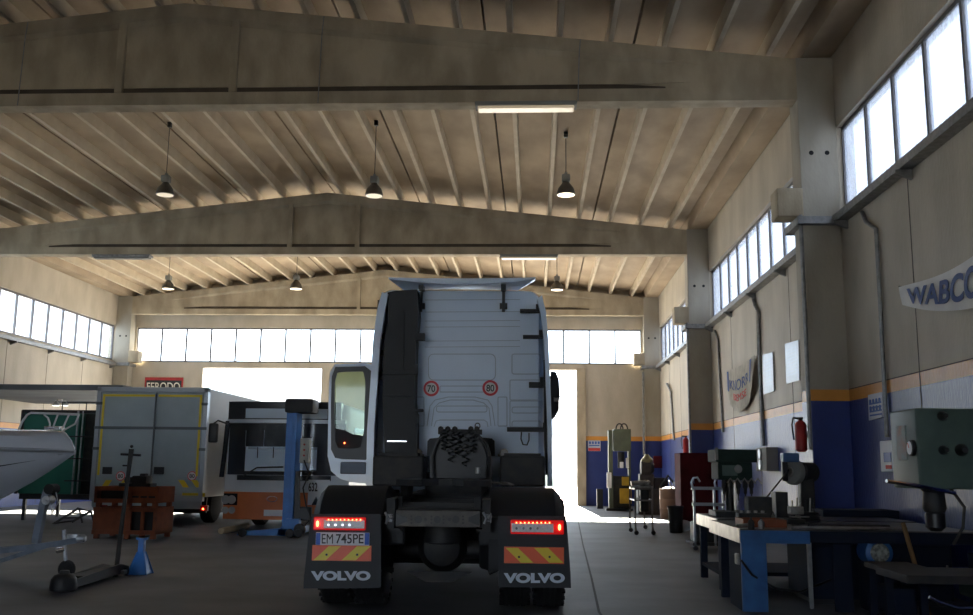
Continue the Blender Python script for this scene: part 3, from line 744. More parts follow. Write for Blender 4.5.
# --- box lorry
YV = 20.6
a = at(98.5, 395, Y=YV); b_ = at(208, 388, Y=YV); zt_ = b_.z; x0, x1 = a.x, b_.x
VT = thing('box_lorry', 'grey box lorry with yellow taped rear doors parked beside the orange and white bus', 'truck', ((x0+x1)/2, YV, 0))
zb = at(150, 497, Y=YV).z
MB().box((x0, YV+.06, zb), (x1, YV+6.2, zt_), bev=.03).build('cargo_box', 'vanside', VT)
b = MB(); b.box((x0-.02, YV-.02, zt_-.10), (x1+.02, YV+.12, zt_+.01), bev=.01); b.box((x0-.02, YV-.02, zb), (x0+.07, YV+.12, zt_)); b.box((x1-.07, YV-.02, zb), (x1+.02, YV+.12, zt_)); b.box((x0-.02, YV-.02, zb-.08), (x1+.02, YV+.12, zb+.04))
b.build('rear_frame', 'alu', VT)
xm = at(154, 440, Y=YV).x
for lo, hi, nm in ((x0+.08, xm-.01, 1), (xm+.01, x1-.08, 2)):
    d = MB().box((lo, YV-.01, zb+.05), (hi, YV+.05, zt_-.11), bev=.008).build('rear_door', 'vangrey', VT)
    out = lo if nm == 1 else hi; s = 1 if nm == 1 else -1
    t_ = MB(); t_.box((min(out, out+s*.05)+s*.03, YV-.015, zb+.45), (max(out, out+s*.05)+s*.03, YV-.008, zt_-.16)); t_.build('reflective_tape', 'yeltape', d)
    t_ = MB(); t_.box((lo+.03, YV-.015, zt_-.20), (hi-.03, YV-.008, zt_-.15)); t_.build('reflective_tape', 'yeltape', d)
    zm = at(150, 428, Y=YV).z
    MB().box((lo, YV-.025, zm-.03), (hi, YV-.008, zm+.03), bev=.004).build('rub_rail', 'doorsteel', d)
    for zz in (zt_-.35, zm, zm-.45): MB().box((out-s*.04-.07, YV-.045, zz-.03), (out-s*.04+.07, YV-.01, zz+.03), bev=.01).build('door_hinge', 'doorsteel', d)
    for px0_, px1_ in (((99, 109),) if nm == 1 else ((153.5, 164),)):
        wbox(px0_+(3 if nm == 1 else 0), 467, px1_+(3 if nm == 1 else 0), 474, YV-.03, .03).build('door_catch', 'blackp', d)
    cpx = 120.5 if nm == 1 else 192
    c = at(cpx, 476, Y=YV-.012)
    MB().cyl(c, c+Vector((0, .012, 0)), .10, n=24).build('speed_sticker', 'stickr', d); MB().cyl(c-Vector((0, .004, 0)), c+Vector((0, .01, 0)), .082, n=24).build('sticker_face', 'stickw', d)
    text_obj('lettering', '80', 'btext', d, wflat(cpx-2.6, 474, cpx+2.6, 478, YV-.017), .002, .01)
    for k in (0, 1):
        bx = (101+17*k) if nm == 1 else (183+13*k); dxx = 5 if nm == 1 else -5
        P = [at(x, y, Y=YV-.016) for x, y in ((bx+dxx, 480), (bx+dxx+6, 480), (bx+6, 487.5), (bx, 487.5))]
        MB().prism(P, (0, .008, 0)).build('reflective_stripe', 'yeltape', d)
wbox(182, 493, 205, 496.5, YV-.016, .01).build('reflective_tape', 'yeltape', VT)
MB().cyl((xm, YV-.05, zb+.15), (xm, YV-.05, zt_-.15), .016).build('lock_rod', 'doorsteel', VT)
MB().box((x0+.02, YV+.03, .36), (x1-.02, YV+.10, zb-.07), bev=.01).build('valance_panel', 'vangrey', VT)
b = MB(); b.box((x0+.1, YV+.1, .42), (x1-.1, YV+.2, .52)); b.box((x0+.6, YV+.2, .5), (x0+.7, YV+6, zb)); b.box((x1-.7, YV+.2, .5), (x1-.6, YV+6, zb)); b.box((x0+.6, YV+.1, .45), (x0+.7, YV+.3, zb)); b.box((x1-.7, YV+.1, .45), (x1-.6, YV+.3, zb))
b.build('underrun_bar', 'chassis', VT)
M['lampoff'] = mat('unlit_red_lens', (.25, .015, .01), .3)
l_ = wbox(200, 505.5, 207.5, 511, YV, .08).build('tail_lamp', 'lampoff', VT); c = at(203, 509, Y=YV-.01); MB().ball(c, .02, sub=1).build('lit_bulb', 'lampon', l_)
wbox(99, 505, 107, 510.5, YV, .08).build('tail_lamp', 'lampoff', VT)
MB().box((x0+.3, YV+1.9, .18), (x1-.3, YV+4.6, zb), bev=.03).build('under_blocker', 'chassis', VT)  # dark box added to block the sunlit floor beneath the lorry
MB().box((x0+.06, YV+.5, .25), (x1-.06, YV+.56, zb)).build('mudguard', 'dark', VT)
for yy in (YV+1.4, YV+5.2):
    for s, xx in ((-1, x0+.12), (1, x1-.42)):
        MB().lathe([(.22, .0), (.38, .02), (.42, .06), (.42, .24), (.38, .28), (.22, .3)], (xx, yy, .42), 'X', 28).build('wheel', 'rubber', VT, smooth=True)
MB().box((x0+.1, YV+6.2, .5), (x1-.1, YV+7.7, 2.3), bev=.15).build('cab', 'vanside', VT, smooth=True)

# --- bus
YU = 18.9
bl_, br_ = at(220, 450, Y=YU).x, at(220, 450, Y=YU).x+2.42
bz0, bz1 = at(260, 519, Y=YU).z, at(260, 401, Y=YU).z
BT = thing('city_bus', 'orange and white city bus with a large windscreen behind the blue lift column', 'bus', ((bl_+br_)/2, YU, 0))
M['busor'] = mat('bus_orange', (.62, .17, .05), .45, col2=(.5, .13, .04), scale=3)
M['buswh'] = mat('bus_white', (.62, .66, .70), .4, col2=(.54, .58, .62), scale=2)
M['busbk'] = mat('bus_black_panel', (.02, .022, .026), .25)
M['busglass'] = mat('bus_windscreen', (.03, .035, .04), .06, spec=.7, coat=.6)
def usec(y, ins, z0, z1, r=.18):
    P = []
    for cx, cz, st in ((bl_+ins+r, z1-r, 180), (br_-ins-r, z1-r, 90)):
        for i in range(6): q = math.radians(st-18*i); P.append((cx+math.cos(q)*r, y, cz+math.sin(q)*r))
    return P + [(br_-ins, y, z0), (bl_+ins, y, z0)]
MB().loft([usec(YU+.34, .06, bz0+.05, bz1-.04), usec(YU+.42, .02, bz0, bz1), usec(YU+1, 0, bz0, bz1), usec(YU+11, 0, bz0, bz1)]).build('body', 'buswh', BT, smooth=True)
def arcface(px0, py0, px1, py1, m, name, out=.0, th=.22, parent=BT):
    """front panel bowed across the width of the bus"""
    A = at(px0, py1, Y=YU); B = at(px1, py0, Y=YU); secs = []
    xm_ = (bl_+br_)/2; hw = (br_-bl_)/2
    for i in range(13):
        x = A.x+(B.x-A.x)*i/12; s = (x-xm_)/hw; y = YU + .17*abs(s)**3 - out
        secs.append([(x, y, A.z), (x, y, B.z), (x, y+th, B.z), (x, y+th, A.z)])
    return MB().loft(secs).build(name, m, parent, smooth=True)
XRP = 347
M['lampgrey'] = mat('headlamp_glass', (.30, .31, .32), .3)
M['glass_bus'] = glass('bus_glass', tint=(.93, .95, .97), gl=.05); M['reflpale'] = mat('reflection_pale', (.88, .95, 1), .5, col2=(.8, .9, .96), scale=3)
arcface(226, 402, XRP-7, 420.5, 'busbk', 'header_panel')
arcface(245, 409, 327, 418, mat('destination_display', (.50, .60, .70), .3), 'destination_display', .012)  # reflection on the display put into its pale colour
arcface(223, 421.5, XRP-4, 476, 'glass_bus', 'windscreen', -.01, .02)
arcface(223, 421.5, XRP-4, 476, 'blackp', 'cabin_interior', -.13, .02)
arcface(243, 447, 316, 471, 'reflpale', 'reflection_panel', -.06, .01); arcface(247, 447, 316, 449, 'alu', 'reflection_rail', -.05, .01)  # pale panel and rail stand in for the windscreen's reflection
for px_ in (256, 272, 299): arcface(px_, 447, px_+1.4, 458, 'busbk', 'reflection_bar', -.045, .01)  # dark bars dividing the stand-in reflection
for px_ in (243, 262): arcface(px_, 430, px_+1.2, 447, 'alu', 'grab_pole', -.09, .02)
arcface(225, 420, XRP-3, 422.5, 'alu', 'header_bar', .02)
arcface(222, 476, XRP, 493, 'buswh', 'front_panel')
arcface(220.5, 493.2, XRP+1, 519, 'busor', 'lower_front_panel', .01)
arcface(236, 476, 330, 480, 'busbk', 'wiper_cowl', .012)
# corner pillars of the windscreen
MB().tube([at(228, 421, Y=YU+.13), at(225, 450, Y=YU+.13), at(221.5, 477, Y=YU+.13)], .05).build('pillar', 'busbk', BT, smooth=True)
for k, (hx, out) in enumerate(((228, .04), (271.5, .05))):
    pass
for px0_, px1_ in ((221.5, 237), ):
    arcface(px0_, 493.5, px1_, 505, 'busbk', 'headlamp_housing', .03)
    for px in (226.5, 232.5):
        c = at(px, 499.5, Y=YU+.06); MB().lathe([(.085, 0), (.08, .02), (.03, .06)], c-Vector((0, .06, 0)), 'Y', 18).build('headlamp', 'lampgrey', BT, smooth=True)
for px in (226, 232.5): c = at(px, 510, Y=YU+.06); MB().lathe([(.07, 0), (.06, .03)], c-Vector((0, .05, 0)), 'Y', 16).build('fog_lamp', 'lampgrey', BT, smooth=True)
bdg = at(272, 499, Y=YU-.02)
MB().tube([bdg+Vector((math.cos(q)*.10, 0, math.sin(q)*.05)) for q in [i*PI/9 for i in range(18)]], .010, 6, True).build('badge', 'chrome', BT)
wbox(263.5, 510, 283, 516, YU-.02, .02).build('licence_plate', 'platew', BT)
arcface(307.5, 480, 329, 505, 'platew', 'number_panel', .02)
text_obj('lettering', '632', 'btext', BT, wflat(308.5, 482.5, 317.5, 491.5, YU-.03), .004, .02)
MB().prism([at(x, y, Y=YU-.015) for x, y in ((311.5, 505), (316, 496.5), (320, 505))], (0, .02, 0)).build('warning_triangle', 'busbk', BT)
MB().tube([at(243, 476, Y=YU-.05), at(257, 467.5, Y=YU-.05), at(283, 467, Y=YU-.05)], .014).build('wiper', 'blackp', BT)
MB().tube([at(290, 478, Y=YU-.05), at(300, 471, Y=YU-.05), at(318, 471, Y=YU-.05)], .014).build('wiper', 'blackp', BT)
b = MB().tube([at(228, 424, Y=YU), at(218, 420.5, Y=YU-.1), at(213.5, 424, Y=YU-.1)], .018).build('mirror_arm', 'blackp', BT)
c = at(213.5, 433, Y=YU-.1); MB().box(c-Vector((.09, .05, .19)), c+Vector((.09, .05, .19)), bev=.04, seg=3).build('mirror', 'blackp', b, smooth=True)
for yy in (YU+2.6, YU+8):
    for xx in (bl_-.01, br_-.29):
        MB().lathe([(.24, 0), (.43, .02), (.47, .06), (.47, .24), (.43, .28), (.24, .3)], (xx, yy, .47), 'X', 28).build('wheel', 'rubber', BT, smooth=True)
for k in range(6):
    for xx in (bl_-.006, br_-.01):
        MB().box((xx, YU+1.3+1.55*k, 1.35), (xx+.016, YU+2.75+1.55*k, 2.1), bev=.004).build('side_window', 'busglass', BT)
MB().box((bl_-.004, YU+.5, bz0+.02), (br_+.004, YU+11.002, .62)).build('skirt_panel', 'busor', BT)
# steering wheel and dash seen through nothing: the glass is dark

# --- blue mobile lift column
M['liftblue'] = mat('lift_blue_paint', (.035, .21, .62), .4, col2=(.03, .17, .5), scale=5)
YL = 17.9
lc = at(290, 530, Y=YL)
LT = thing('lift_column', 'tall blue mobile lift column with a black motor head standing before the bus', 'lift', (lc.x, YL, 0))
a, c = at(281.5, 530, Y=YL), at(298, 411, Y=YL)
b = MB(); b.box((a.x, YL, .05), (c.x-.08, YL+.1, c.z), bev=.01); b.box((c.x-.08, YL-.06, .05), (c.x, YL+.35, c.z), bev=.01); b.box((a.x, YL, .05), (a.x+.05, YL+.3, c.z), bev=.01)
b.build('mast', 'liftblue', LT)
b = MB(); wbox(284, 398.5, 313.5, 412.5, YL-.12, .5, b, .05); b.build('motor_housing', 'dark', LT, smooth=True)
p0, p1 = at(238, 538, Y=YL), at(300, 527, Y=YL)
b = MB(); b.prism([(p0.x, YL-.1, 0.03), (p0.x+.05, YL-.1, .10), (a.x, YL-.1, .16), (a.x+.1, YL-.1, .34), (p1.x, YL-.1, .34), (p1.x, YL-.1, .03)], (0, .18, 0))
b.build('base_leg', 'liftblue', LT)
b = MB(); b.box((a.x-.05, YL-.1, .03), (c.x+.05, YL+1.1, .16), bev=.01); b.build('base_frame', 'liftblue', LT)
q = at(304, 450, Y=YL); b = MB().box((q.x-.08, YL-.02, q.z-.24), (q.x+.10, YL+.16, q.z+.22), bev=.02); b.build('control_box', mat('control_box_grey', (.45, .46, .42), .5), LT)
for dz in (-.1, 0, .1): MB().cyl((q.x+.01, YL-.035, q.z+dz), (q.x+.01, YL-.01, q.z+dz), .018).build('button', 'red', LT)
for xx in (p0.x+.12, c.x-.02, c.x+.14): MB().lathe([(.03, -.035), (.075, -.03), (.08, 0), (.075, .03), (.03, .035)], (xx, YL-.15 if xx < 0 else 0, .08), 'Y', 18).build('castor', 'dark', LT, smooth=True)
b = MB(); b.box((c.x-.02, YL+.02, .3), (c.x+.32, YL+.12, .55), bev=.02); b.prism([(c.x, YL, .5), (c.x+.1, YL, .5), (c.x+.06, YL, 1.2), (c.x, YL, 1.2)], (0, .1, 0)); b.build('lifting_carriage', 'blackp', LT)
P = [at(x, y, Y=YL-.05) for x, y in ((304, 460), (309, 474), (303, 488), (306, 505), (311, 518), (303, 528))]
MB().tube(P, .014).build('power_cable', 'dark', LT)
MB().lathe([(.02, -.04), (.10, -.035), (.115, 0), (.10, .035), (.02, .04)], at(299.5, 531, Y=YL-.1)+Vector((0, 0, .02)), 'Y', 20).build('wheel', 'dark', LT, smooth=True)
# wooden bar on the floor
p0, p1 = at(221, 531, Z=.06), at(247, 526, Z=.06)
wd = MB().tube([p0, p1], .06, 14).build('pole', mat('pale_wood', (.5, .40, .26), .7, col2=(.38, .3, .2), scale=6), None, loc=p0, smooth=True)
tag(wd, 'short pale round bar lying on the floor beside the foot of the blue lift column', 'bar')

# --- boat on its trailer
M['railsteel'] = mat('bright_rail_steel', (.72, .73, .74), .45, .2)
M['hull'] = mat('boat_gelcoat', (.58, .61, .66), .2, col2=(.54, .57, .62), scale=1, coat=.5)
YBt = 11.3
bow = at(75, 452, Y=YBt)
BO = thing('motor_boat', 'white motor boat with a dark side stripe and steel bow rail resting on its trailer', 'boat', (bow.x-2.2, YBt, 0))
def hullpt(t): # t metres aft of the stem
    u = min(1, t/3.2); hw = .98*(1-(1-u)**2.3)+.012
    zs = bow.z + .03*u + .0; zk = bow.z-.02 - (bow.z-.62)*(1-(1-min(1, t/1.75))**1.7)*.98
    return hw, zs, zk
secs = []
for t in (0, .06, .15, .3, .5, .8, 1.1, 1.5, 2.0, 2.7, 3.5, 4.5, 5.3):
    hw, zs, zk = hullpt(t); x = bow.x-t-0; u = min(1, t/1.2)
    zch = zk+(zs-zk)*.38
    crown = .225*min(1, (t/.16)**.6) if t > 0 else .02
    P = [(0, zk), (.28*hw, zk+(zch-zk)*.38), (.72*hw, zch), (.90*hw, zch+(zs-zch)*.5), (hw, zs-.03), (hw+.015, zs-.01), (hw+.015, zs+.02), (hw-.03*u, zs+.035), (.86*hw, zs+crown*.75), (.55*hw, zs+crown), (0, zs+crown*1.12)]
    Q = [(x-(0 if k else 0), YBt+p[0], p[1]) for k, p in enumerate(P)] + [(x, YBt-p[0], p[1]) for p in P[-2:0:-1]]
    secs.append(Q)
b = MB(); b.loft(secs); b.build('hull', 'hull', BO, smooth=True)
def side_strip(zf0, zf1, t0, t1, m, nm):
    g = MB(); ss = []
    for i in range(15):
        t = t0+(t1-t0)*i/14; hw, zs, zk = hullpt(t); zch = zk+(zs-zk)*.38
        def yy(f):
            z = zch+(zs-zch)*f; w_ = hw*(.9+.2*(f-.5)) if f > .5 else hw*(.72+.36*f)
            return z, w_+.02
        (z0, w0), (z1, w1) = yy(zf0), yy(zf1); tap = min(1, i/5)
        zz = z0+(z1-z0)*tap
        ss.append([(bow.x-t, YBt-w0-.008, z0), (bow.x-t, YBt-w0-(w1-w0)*tap-.008, zz), (bow.x-t, YBt-w0+.03, zz), (bow.x-t, YBt-w0+.03, z0)])
    g.loft(ss).build(nm, m, BO)
side_strip(.38, .55, .35, 5.2, 'busbk', 'side_stripe')
hwp = [Vector((bow.x-t, YBt-hullpt(t)[0]-.02, hullpt(t)[1])) for t in (.0, .05, .15, .3, .6, 1, 1.6, 2.3, 3.2, 5.2)]
MB().tube(hwp, .016).build('rub_strake', 'alu', BO)
q = [at(x, y, Y=YBt-.25) for x, y in ((18.5, 430), (22, 422), (27, 415), (31, 412.8), (79, 414.5))]
b = MB(); b.tube(q, .014); rl = b.build('bow_rail', 'railsteel', BO, smooth=True)
for pts in (((44, 414.5), (48, 418), (50, 424), (49, 430)), ((58, 414), (52, 430)), ((69, 414.5), (62, 430)), ((79, 414.5), (75, 424), (62, 431))):
    MB().tube([at(x, y, Y=YBt-.25) for x, y in pts], .011).build('rail_post', 'railsteel', rl)
c = at(50, 428, Y=YBt-.25); MB().box(c-Vector((.05, .05, .02)), c+Vector((.14, .08, .02)), bev=.01).build('cleat', 'chrome', BO)
# trailer
M['trl'] = mat('trailer_steel', (.17, .20, .25), .5, .5, col2=(.12, .14, .17), scale=8)
TR = thing('boat_trailer', 'grey steel boat trailer with winch post and jockey wheel under the boat', 'trailer', (at(30, 560, Y=YBt).x, YBt-.1, 0))
YT_ = YBt-.15
def wt(px, py, Y=YT_): return at(px, py, Y=Y)
b = MB(); b.tube([wt(48, 490), wt(43, 508), wt(39, 528), wt(36, 543)], .055, 4); b.build('winch_post', 'trl', TR)
b = MB(); b.tube([wt(85, 539), wt(55, 544), wt(0, 551), wt(-120, 562, YT_)], .045, 4); b.build('drawbar', 'trl', TR)
b = MB(); b.tube([wt(50, 545), wt(0, 561), wt(-100, 585, YT_-.7)], .035, 4); b.build('side_frame', 'trl', TR)
b = MB(); b.tube([wt(50, 545, YT_+.1), wt(0, 549, YT_+.5), wt(-100, 552, YT_+1)], .035, 4); b.build('side_frame', 'trl', TR)
b = MB(); c = wt(81, 538.5); b.lathe([(.03, -.05), (.05, -.03), (.05, .03), (.03, .06)], c, 'X', 14); b.box(c+Vector((-.16, -.03, -.03)), c+Vector((-.02, .03, .05)), bev=.01); b.build('coupling_head', 'zinc', TR, smooth=True)
b = MB(); c = wt(57, 549); b.cyl(c+Vector((0, 0, -.02)), c+Vector((.1, 0, .0)), .03); b.build('clamp', 'chrome', TR)
b = MB(); b.cyl(wt(64, 530), wt(65.5, 560), .022); b.build('jockey_tube', 'zinc', TR)
jz = wt(67, 566)
b = MB(); b.lathe([(.03, -.03), (.085, -.028), (.10, -.012), (.10, .012), (.085, .028), (.03, .03)], (jz.x, YT_, .10), 'Y', 22); jw = b.build('jockey_wheel', 'rubber', TR, smooth=True)
b = MB().cyl((jz.x, YT_, .1), wt(65.5, 556), .02); b.build('wheel_fork', 'zinc', TR)
b = MB(); c = wt(52, 489); b.cyl(c+Vector((0, -.08, 0)), c+Vector((0, .08, 0)), .06, n=18); b.build('bow_roller', 'rubber', TR)
b = MB(); c = wt(50, 500); b.cyl(c+Vector((0, -.1, 0)), c+Vector((0, .04, 0)), .05); b.tube([c+Vector((0, -.1, 0)), c+Vector((.08, -.12, -.05)), c+Vector((.1, -.12, -.16))], .009); b.build('winch', 'zinc', TR)
MB().tube([wt(56, 492), wt(58, 503), wt(53, 512)], .007).build('winch_strap', 'zinc', TR)
for s in (-1, 1):
    MB().lathe([(.17, -.09), (.28, -.085), (.32, -.05), (.32, .05), (.28, .085), (.17, .09)], (bow.x-3.4, YBt+s*1.1, .32), 'Y', 26).build('wheel', 'rubber', TR, smooth=True)
MB().cyl((bow.x-3.4, YBt-1.1, .32), (bow.x-3.4, YBt+1.1, .32), .03).build('axle', 'trl', TR)
for xx in (bow.x-1.9, bow.x-4.2): MB().box((xx-.06, YBt-.5, .45), (xx+.06, YBt+.5, .66), bev=.02).build('hull_cradle', 'rubber', TR)

# --- trolley jack with its long handle
jp = at(63, 592, Z=.0)
TJ = thing('trolley_jack', 'black workshop trolley jack with a long upright T handle in front of the boat trailer', 'jack', (jp.x, jp.y, 0))
h0, h1 = at(113, 572, Z=.05), None
b = MB(); b.lathe([(.13, .02), (.135, .05), (.125, .13), (.095, .17), (.05, .185), (.045, .215), (.02, .215)], (jp.x, jp.y, 0), 'Z', 28); b.build('wheel_hood', 'dark', TJ, smooth=True)
dv = (h0-Vector((jp.x, jp.y, .05))); dv.z = 0; ln = dv.length; dv.normalize(); sd_ = Vector((-dv.y, dv.x, 0))
def jpnt(u, s, z): return Vector((jp.x, jp.y, 0)) + dv*(u*ln) + sd_*s + Vector((0, 0, z))
for s in (-.11, .09):
    MB().prism([jpnt(.05, s, .04), jpnt(1.15, s, .04), jpnt(1.15, s, .10), jpnt(.95, s, .15), jpnt(.3, s, .13), jpnt(.05, s, .12)], sd_*.02).build('side_frame', 'dark', TJ)
MB().prism([jpnt(.2, -.09, .06), jpnt(1.1, -.09, .06), jpnt(1.1, -.09, .11), jpnt(.2, -.09, .13)], sd_*.18).build('jack_body', 'chassis', TJ)
hb = at(116, 569, Y=jpnt(1, 0, 0).y); ht = at(131.5, 449, Y=jpnt(1, 0, 0).y-.1)
dd = (ht-hb)
b = MB(); b.tube([hb+Vector((0, 0, -.1)), hb+dd*.35, hb+dd*.7, ht], [.03, .026, .022, .03], 10); b.build('handle', 'chassis', TJ, smooth=True)
tpt = hb+dd*.955; b = MB(); b.tube([tpt-Vector((.12, 0, 0)), tpt+Vector((.12, 0, -.01))], .014); b.build('handle_grip', 'dark', TJ)
tpt = hb+dd*.86; b = MB(); b.tube([tpt-Vector((.08, .0, 0)), tpt], .01); b.build('release_lever', 'dark', TJ)
b = MB().ball(ht+Vector((0, 0, .03)), .02); b.build('handle_knob', 'dark', TJ)
for s in (-.13, .13):
    c = jpnt(1.05, s, .05); MB().lathe([(.02, -.02), (.05, -.018), (.05, .018), (.02, .02)], c, sd_, 16).build('castor', 'dark', TJ, smooth=True)
MB().box(hb+Vector((-.10, -.05, -.06)), hb+Vector((.12, .05, -.01)), bev=.01).build('handle_socket', 'steel', TJ)

# --- blue axle stand
sp_ = at(140, 574, Z=0)
AS = thing('axle_stand', 'small blue axle stand on the floor beside the trolley jack handle', 'jack stand', sp_)
zc_ = at(139, 538, Y=sp_.y).z; r1 = (at(151.5, 575, Y=sp_.y)-at(127, 575, Y=sp_.y)).x/2
b = MB()
for k in range(4):
    a = PI/4+k*PI/2; p = Vector((math.cos(a), math.sin(a), 0)); n_ = Vector((-p.y, p.x, 0))
    b.prism([sp_+p*r1*1.15, sp_+p*(r1*.95), sp_+p*.03+Vector((0, 0, zc_*.62)), sp_+p*.06+Vector((0, 0, zc_*.62))], n_*.012)
for k in range(4):
    a = PI/4+k*PI/2; a2 = a+PI/2; p = Vector((math.cos(a), math.sin(a), 0)); q = Vector((math.cos(a2), math.sin(a2), 0))
    b.prism([sp_+p*r1, sp_+q*r1, sp_+q*.05+Vector((0, 0, zc_*.58)), sp_+p*.05+Vector((0, 0, zc_*.58))], Vector((0, 0, .01)))
b.build('stand_base', 'liftblue', AS)
b = MB(); b.box(sp_+Vector((-.035, -.035, zc_*.5)), sp_+Vector((.035, .035, zc_*.97)), bev=.006); b.build('stand_column', 'liftblue', AS)
b = MB(); b.prism([sp_+Vector(v) for v in ((-.06, -.03, zc_*.95), (.06, -.03, zc_*.95), (.07, -.03, zc_+.015), (.03, -.03, zc_-.0), (-.03, -.03, zc_-.0), (-.07, -.03, zc_+.015))], (0, .06, 0)); b.build('saddle', 'liftblue', AS)

# --- orange parts crates with an engine part on top
M['orange'] = mat('orange_paint', (.30, .075, .022), .6, col2=(.17, .042, .014), scale=5)
YC_ = 16.9
ca, cb, cc_ = at(92, 531, Y=YC_), at(157, 508, Y=YC_), at(157, 487, Y=YC_)
def crate(z0, z1, label, openings):
    g = thing('parts_crate', label, 'crate', ((ca.x+cb.x)/2, YC_, z0))
    xa, xb = ca.x, cb.x; b = MB()
    b.box((xa, YC_+.02, z0+.08), (xb, YC_+.8, z0+.12))
    b.box((xa, YC_+.78, z0+.1), (xb, YC_+.8, z1)); b.box((xa, YC_, z0+.1), (xa+.02, YC_+.8, z1)); b.box((xb-.02, YC_, z0+.1), (xb, YC_+.8, z1))
    b.build('crate_shell', 'orange', g)
    f_ = MB(); f_.box((xa, YC_-.02, z1-.07), (xb, YC_+.03, z1)); f_.box((xa, YC_-.02, z0+.08), (xb, YC_+.03, z0+.15))
    xs = [xa, xa+(xb-xa)*.5, xb-.05]
    if openings == 1: f_.box((xa+(xb-xa)*.56, YC_, z0+.12), (xb, YC_+.02, z1-.04)); xs = [xa, xa+(xb-xa)*.54]
    if openings == 2:
        f_.box((xa, YC_, z0+.12), (xa+(xb-xa)*.56, YC_+.02, z1-.04)); xs = [xa+(xb-xa)*.56, xa+(xb-xa)*.76, xb-.05]
    for x in xs: f_.box((x, YC_-.02, z0+.1), (x+.05, YC_+.03, z1-.02))
    f_.build('front_frame', 'orange', g)
    if openings == 1:
        i = MB().box((xa+.06, YC_+.1, z0+.13), (xa+(xb-xa)*.53, YC_+.7, z1-.02), bev=.03); i.build('black_liner', 'dark', g)
        for k in range(3): MB().box((xa+(xb-xa)*(.60+.13*k), YC_-.006, z1-.19), (xa+(xb-xa)*(.70+.13*k), YC_+.004, z1-.16)).build('slot', 'blackp', g)
    else:
        i = MB().box((xa+(xb-xa)*.5, YC_+.15, z0+.13), (xb-.1, YC_+.7, z1-.04), bev=.03); i.build('black_liner', 'dark', g)
    for x in (xa+.02, xa+(xb-xa)*.5, xb-.10):
        for y in (YC_+.02, YC_+.68): MB().box((x, y, z0), (x+.08, y+.08, z0+.09)).build('foot', 'orange', g)
    return g
crate(0, cb.z, 'lower orange steel parts crate standing on the floor before the box lorry', 2)
crate(cb.z, cc_.z, 'upper orange steel parts crate with a black liner stacked before the box lorry', 1)
c = at(136, 487, Y=YC_+.2); b = MB()
b.box(c+Vector((-.28, -.1, 0)), c+Vector((.30, .2, .07)), bev=.02); b.box(c+Vector((-.05, -.1, .05)), c+Vector((.22, .2, .20)), bev=.03); b.cyl(c+Vector((.0, 0, .12)), c+Vector((-.2, 0, .12)), .055); b.box(c+Vector((.07, -.05, .18)), c+Vector((.17, .1, .24)), bev=.02)
o = b.build('engine_part', 'dark', None, loc=c, smooth=True); tag(o, 'black engine part lying on top of the stacked orange crates', 'engine part')
# --- ramp behind the trailer
YR_ = at(70, 524, Z=0).y
RP = thing('loading_ramp', 'low dark metal ramp with cross bars on the floor beyond the boat trailer', 'ramp', at(70, 524, Z=0))
p = [at(52, 524, Z=.03), at(80, 508, Z=.42) if False else at(80, 508, Y=at(52, 524, Z=.03).y+.3)]
r0, r1_ = at(52, 525, Y=YR_), at(79, 508, Y=YR_+.1); s0, s1_ = at(72, 522, Y=YR_-.4), at(91, 511, Y=YR_-.3)
MB().tube([r0, r1_], .035, 4).build('ramp_rail', 'blackp', RP); MB().tube([s0, s1_], .035, 4).build('ramp_rail', 'blackp', RP)
for k in (.1, .4, .7, .97): MB().tube([r0.lerp(r1_, k), s0.lerp(s1_, k)], .022, 4).build('cross_bar', 'blackp', RP)
for q in (r1_, s1_): MB().tube([q, (q.x+.1, q.y, .02)], .022, 4).build('ramp_leg', 'blackp', RP)

# --- mezzanine and green booth at the far left
zm_ = at(50, 390, Y=23.6).z
xr_ = at(99, 395, Y=23.6).x
MZ = struct(MB().box((XL, 23.6, zm_-.0), (xr_+.6, 29.2, zm_+.14)), 'mezzanine', mat('mezzanine_underside', (.10, .11, .12), .8, col2=(.15, .16, .17), scale=1))
for x in (xr_+.4,): MB().box((x, 24, 0), (x+.12, 24.12, zm_)).build('mezzanine_post', 'blackp', MZ)
YG = 21.8
M['green'] = mat('booth_green', (.012, .16, .11), .55, col2=(.01, .12, .085), scale=1.2)
ga, gb = at(16.5, 495, Y=YG), at(80.5, 411, Y=YG)
zg = at(50, 494, Y=YG).z
GB = thing('green_truck_body', 'dark green truck body raised on legs above the sunlit floor behind the motor boat', 'truck body', ((ga.x+gb.x)/2, YG, 0))
MB().box((ga.x, YG, zg), (gb.x, YG+1.9, gb.z), bev=.02).build('body', 'green', GB)
b = MB(); b.box((ga.x-.03, YG-.03, gb.z-.06), (gb.x+.5, YG+.02, gb.z+.02)); b.box((ga.x-.04, YG-.04, zg), (ga.x+.03, YG+.02, gb.z)); b.build('edge_frame', 'blackp', GB)
gc, gd = at(89.5, 495, Y=YG), at(99, 411, Y=YG)
MB().box((gc.x, YG, zg), (gd.x+.3, YG+1.9, gd.z), bev=.02).build('door_leaf', 'green', GB)
MB().cyl((gb.x-.02, YG-.06, zg), (gb.x-.02, YG-.06, gb.z), .022).build('door_post', 'zinc', GB)
MB().cyl((gb.x+.08, YG-.02, zg), (gb.x+.08, YG-.02, gb.z), .018).build('door_post', 'zinc', GB)
for z in (.9, 1.4, 1.9): MB().cyl((gb.x-.2, YG-.1, z), (gc.x, YG-.1, z), .014).build('cross_rail', 'blackp', GB)
MB().box((gb.x+.0, YG+.3, zg), (gc.x+.01, YG+1.2, gb.z-.05)).build('bay_lining', 'chassis', GB)
MB().box((ga.x+.05, YG+.02, zg-.12), (gd.x+.28, YG+1.85, zg)).build('underframe', 'blackp', GB)
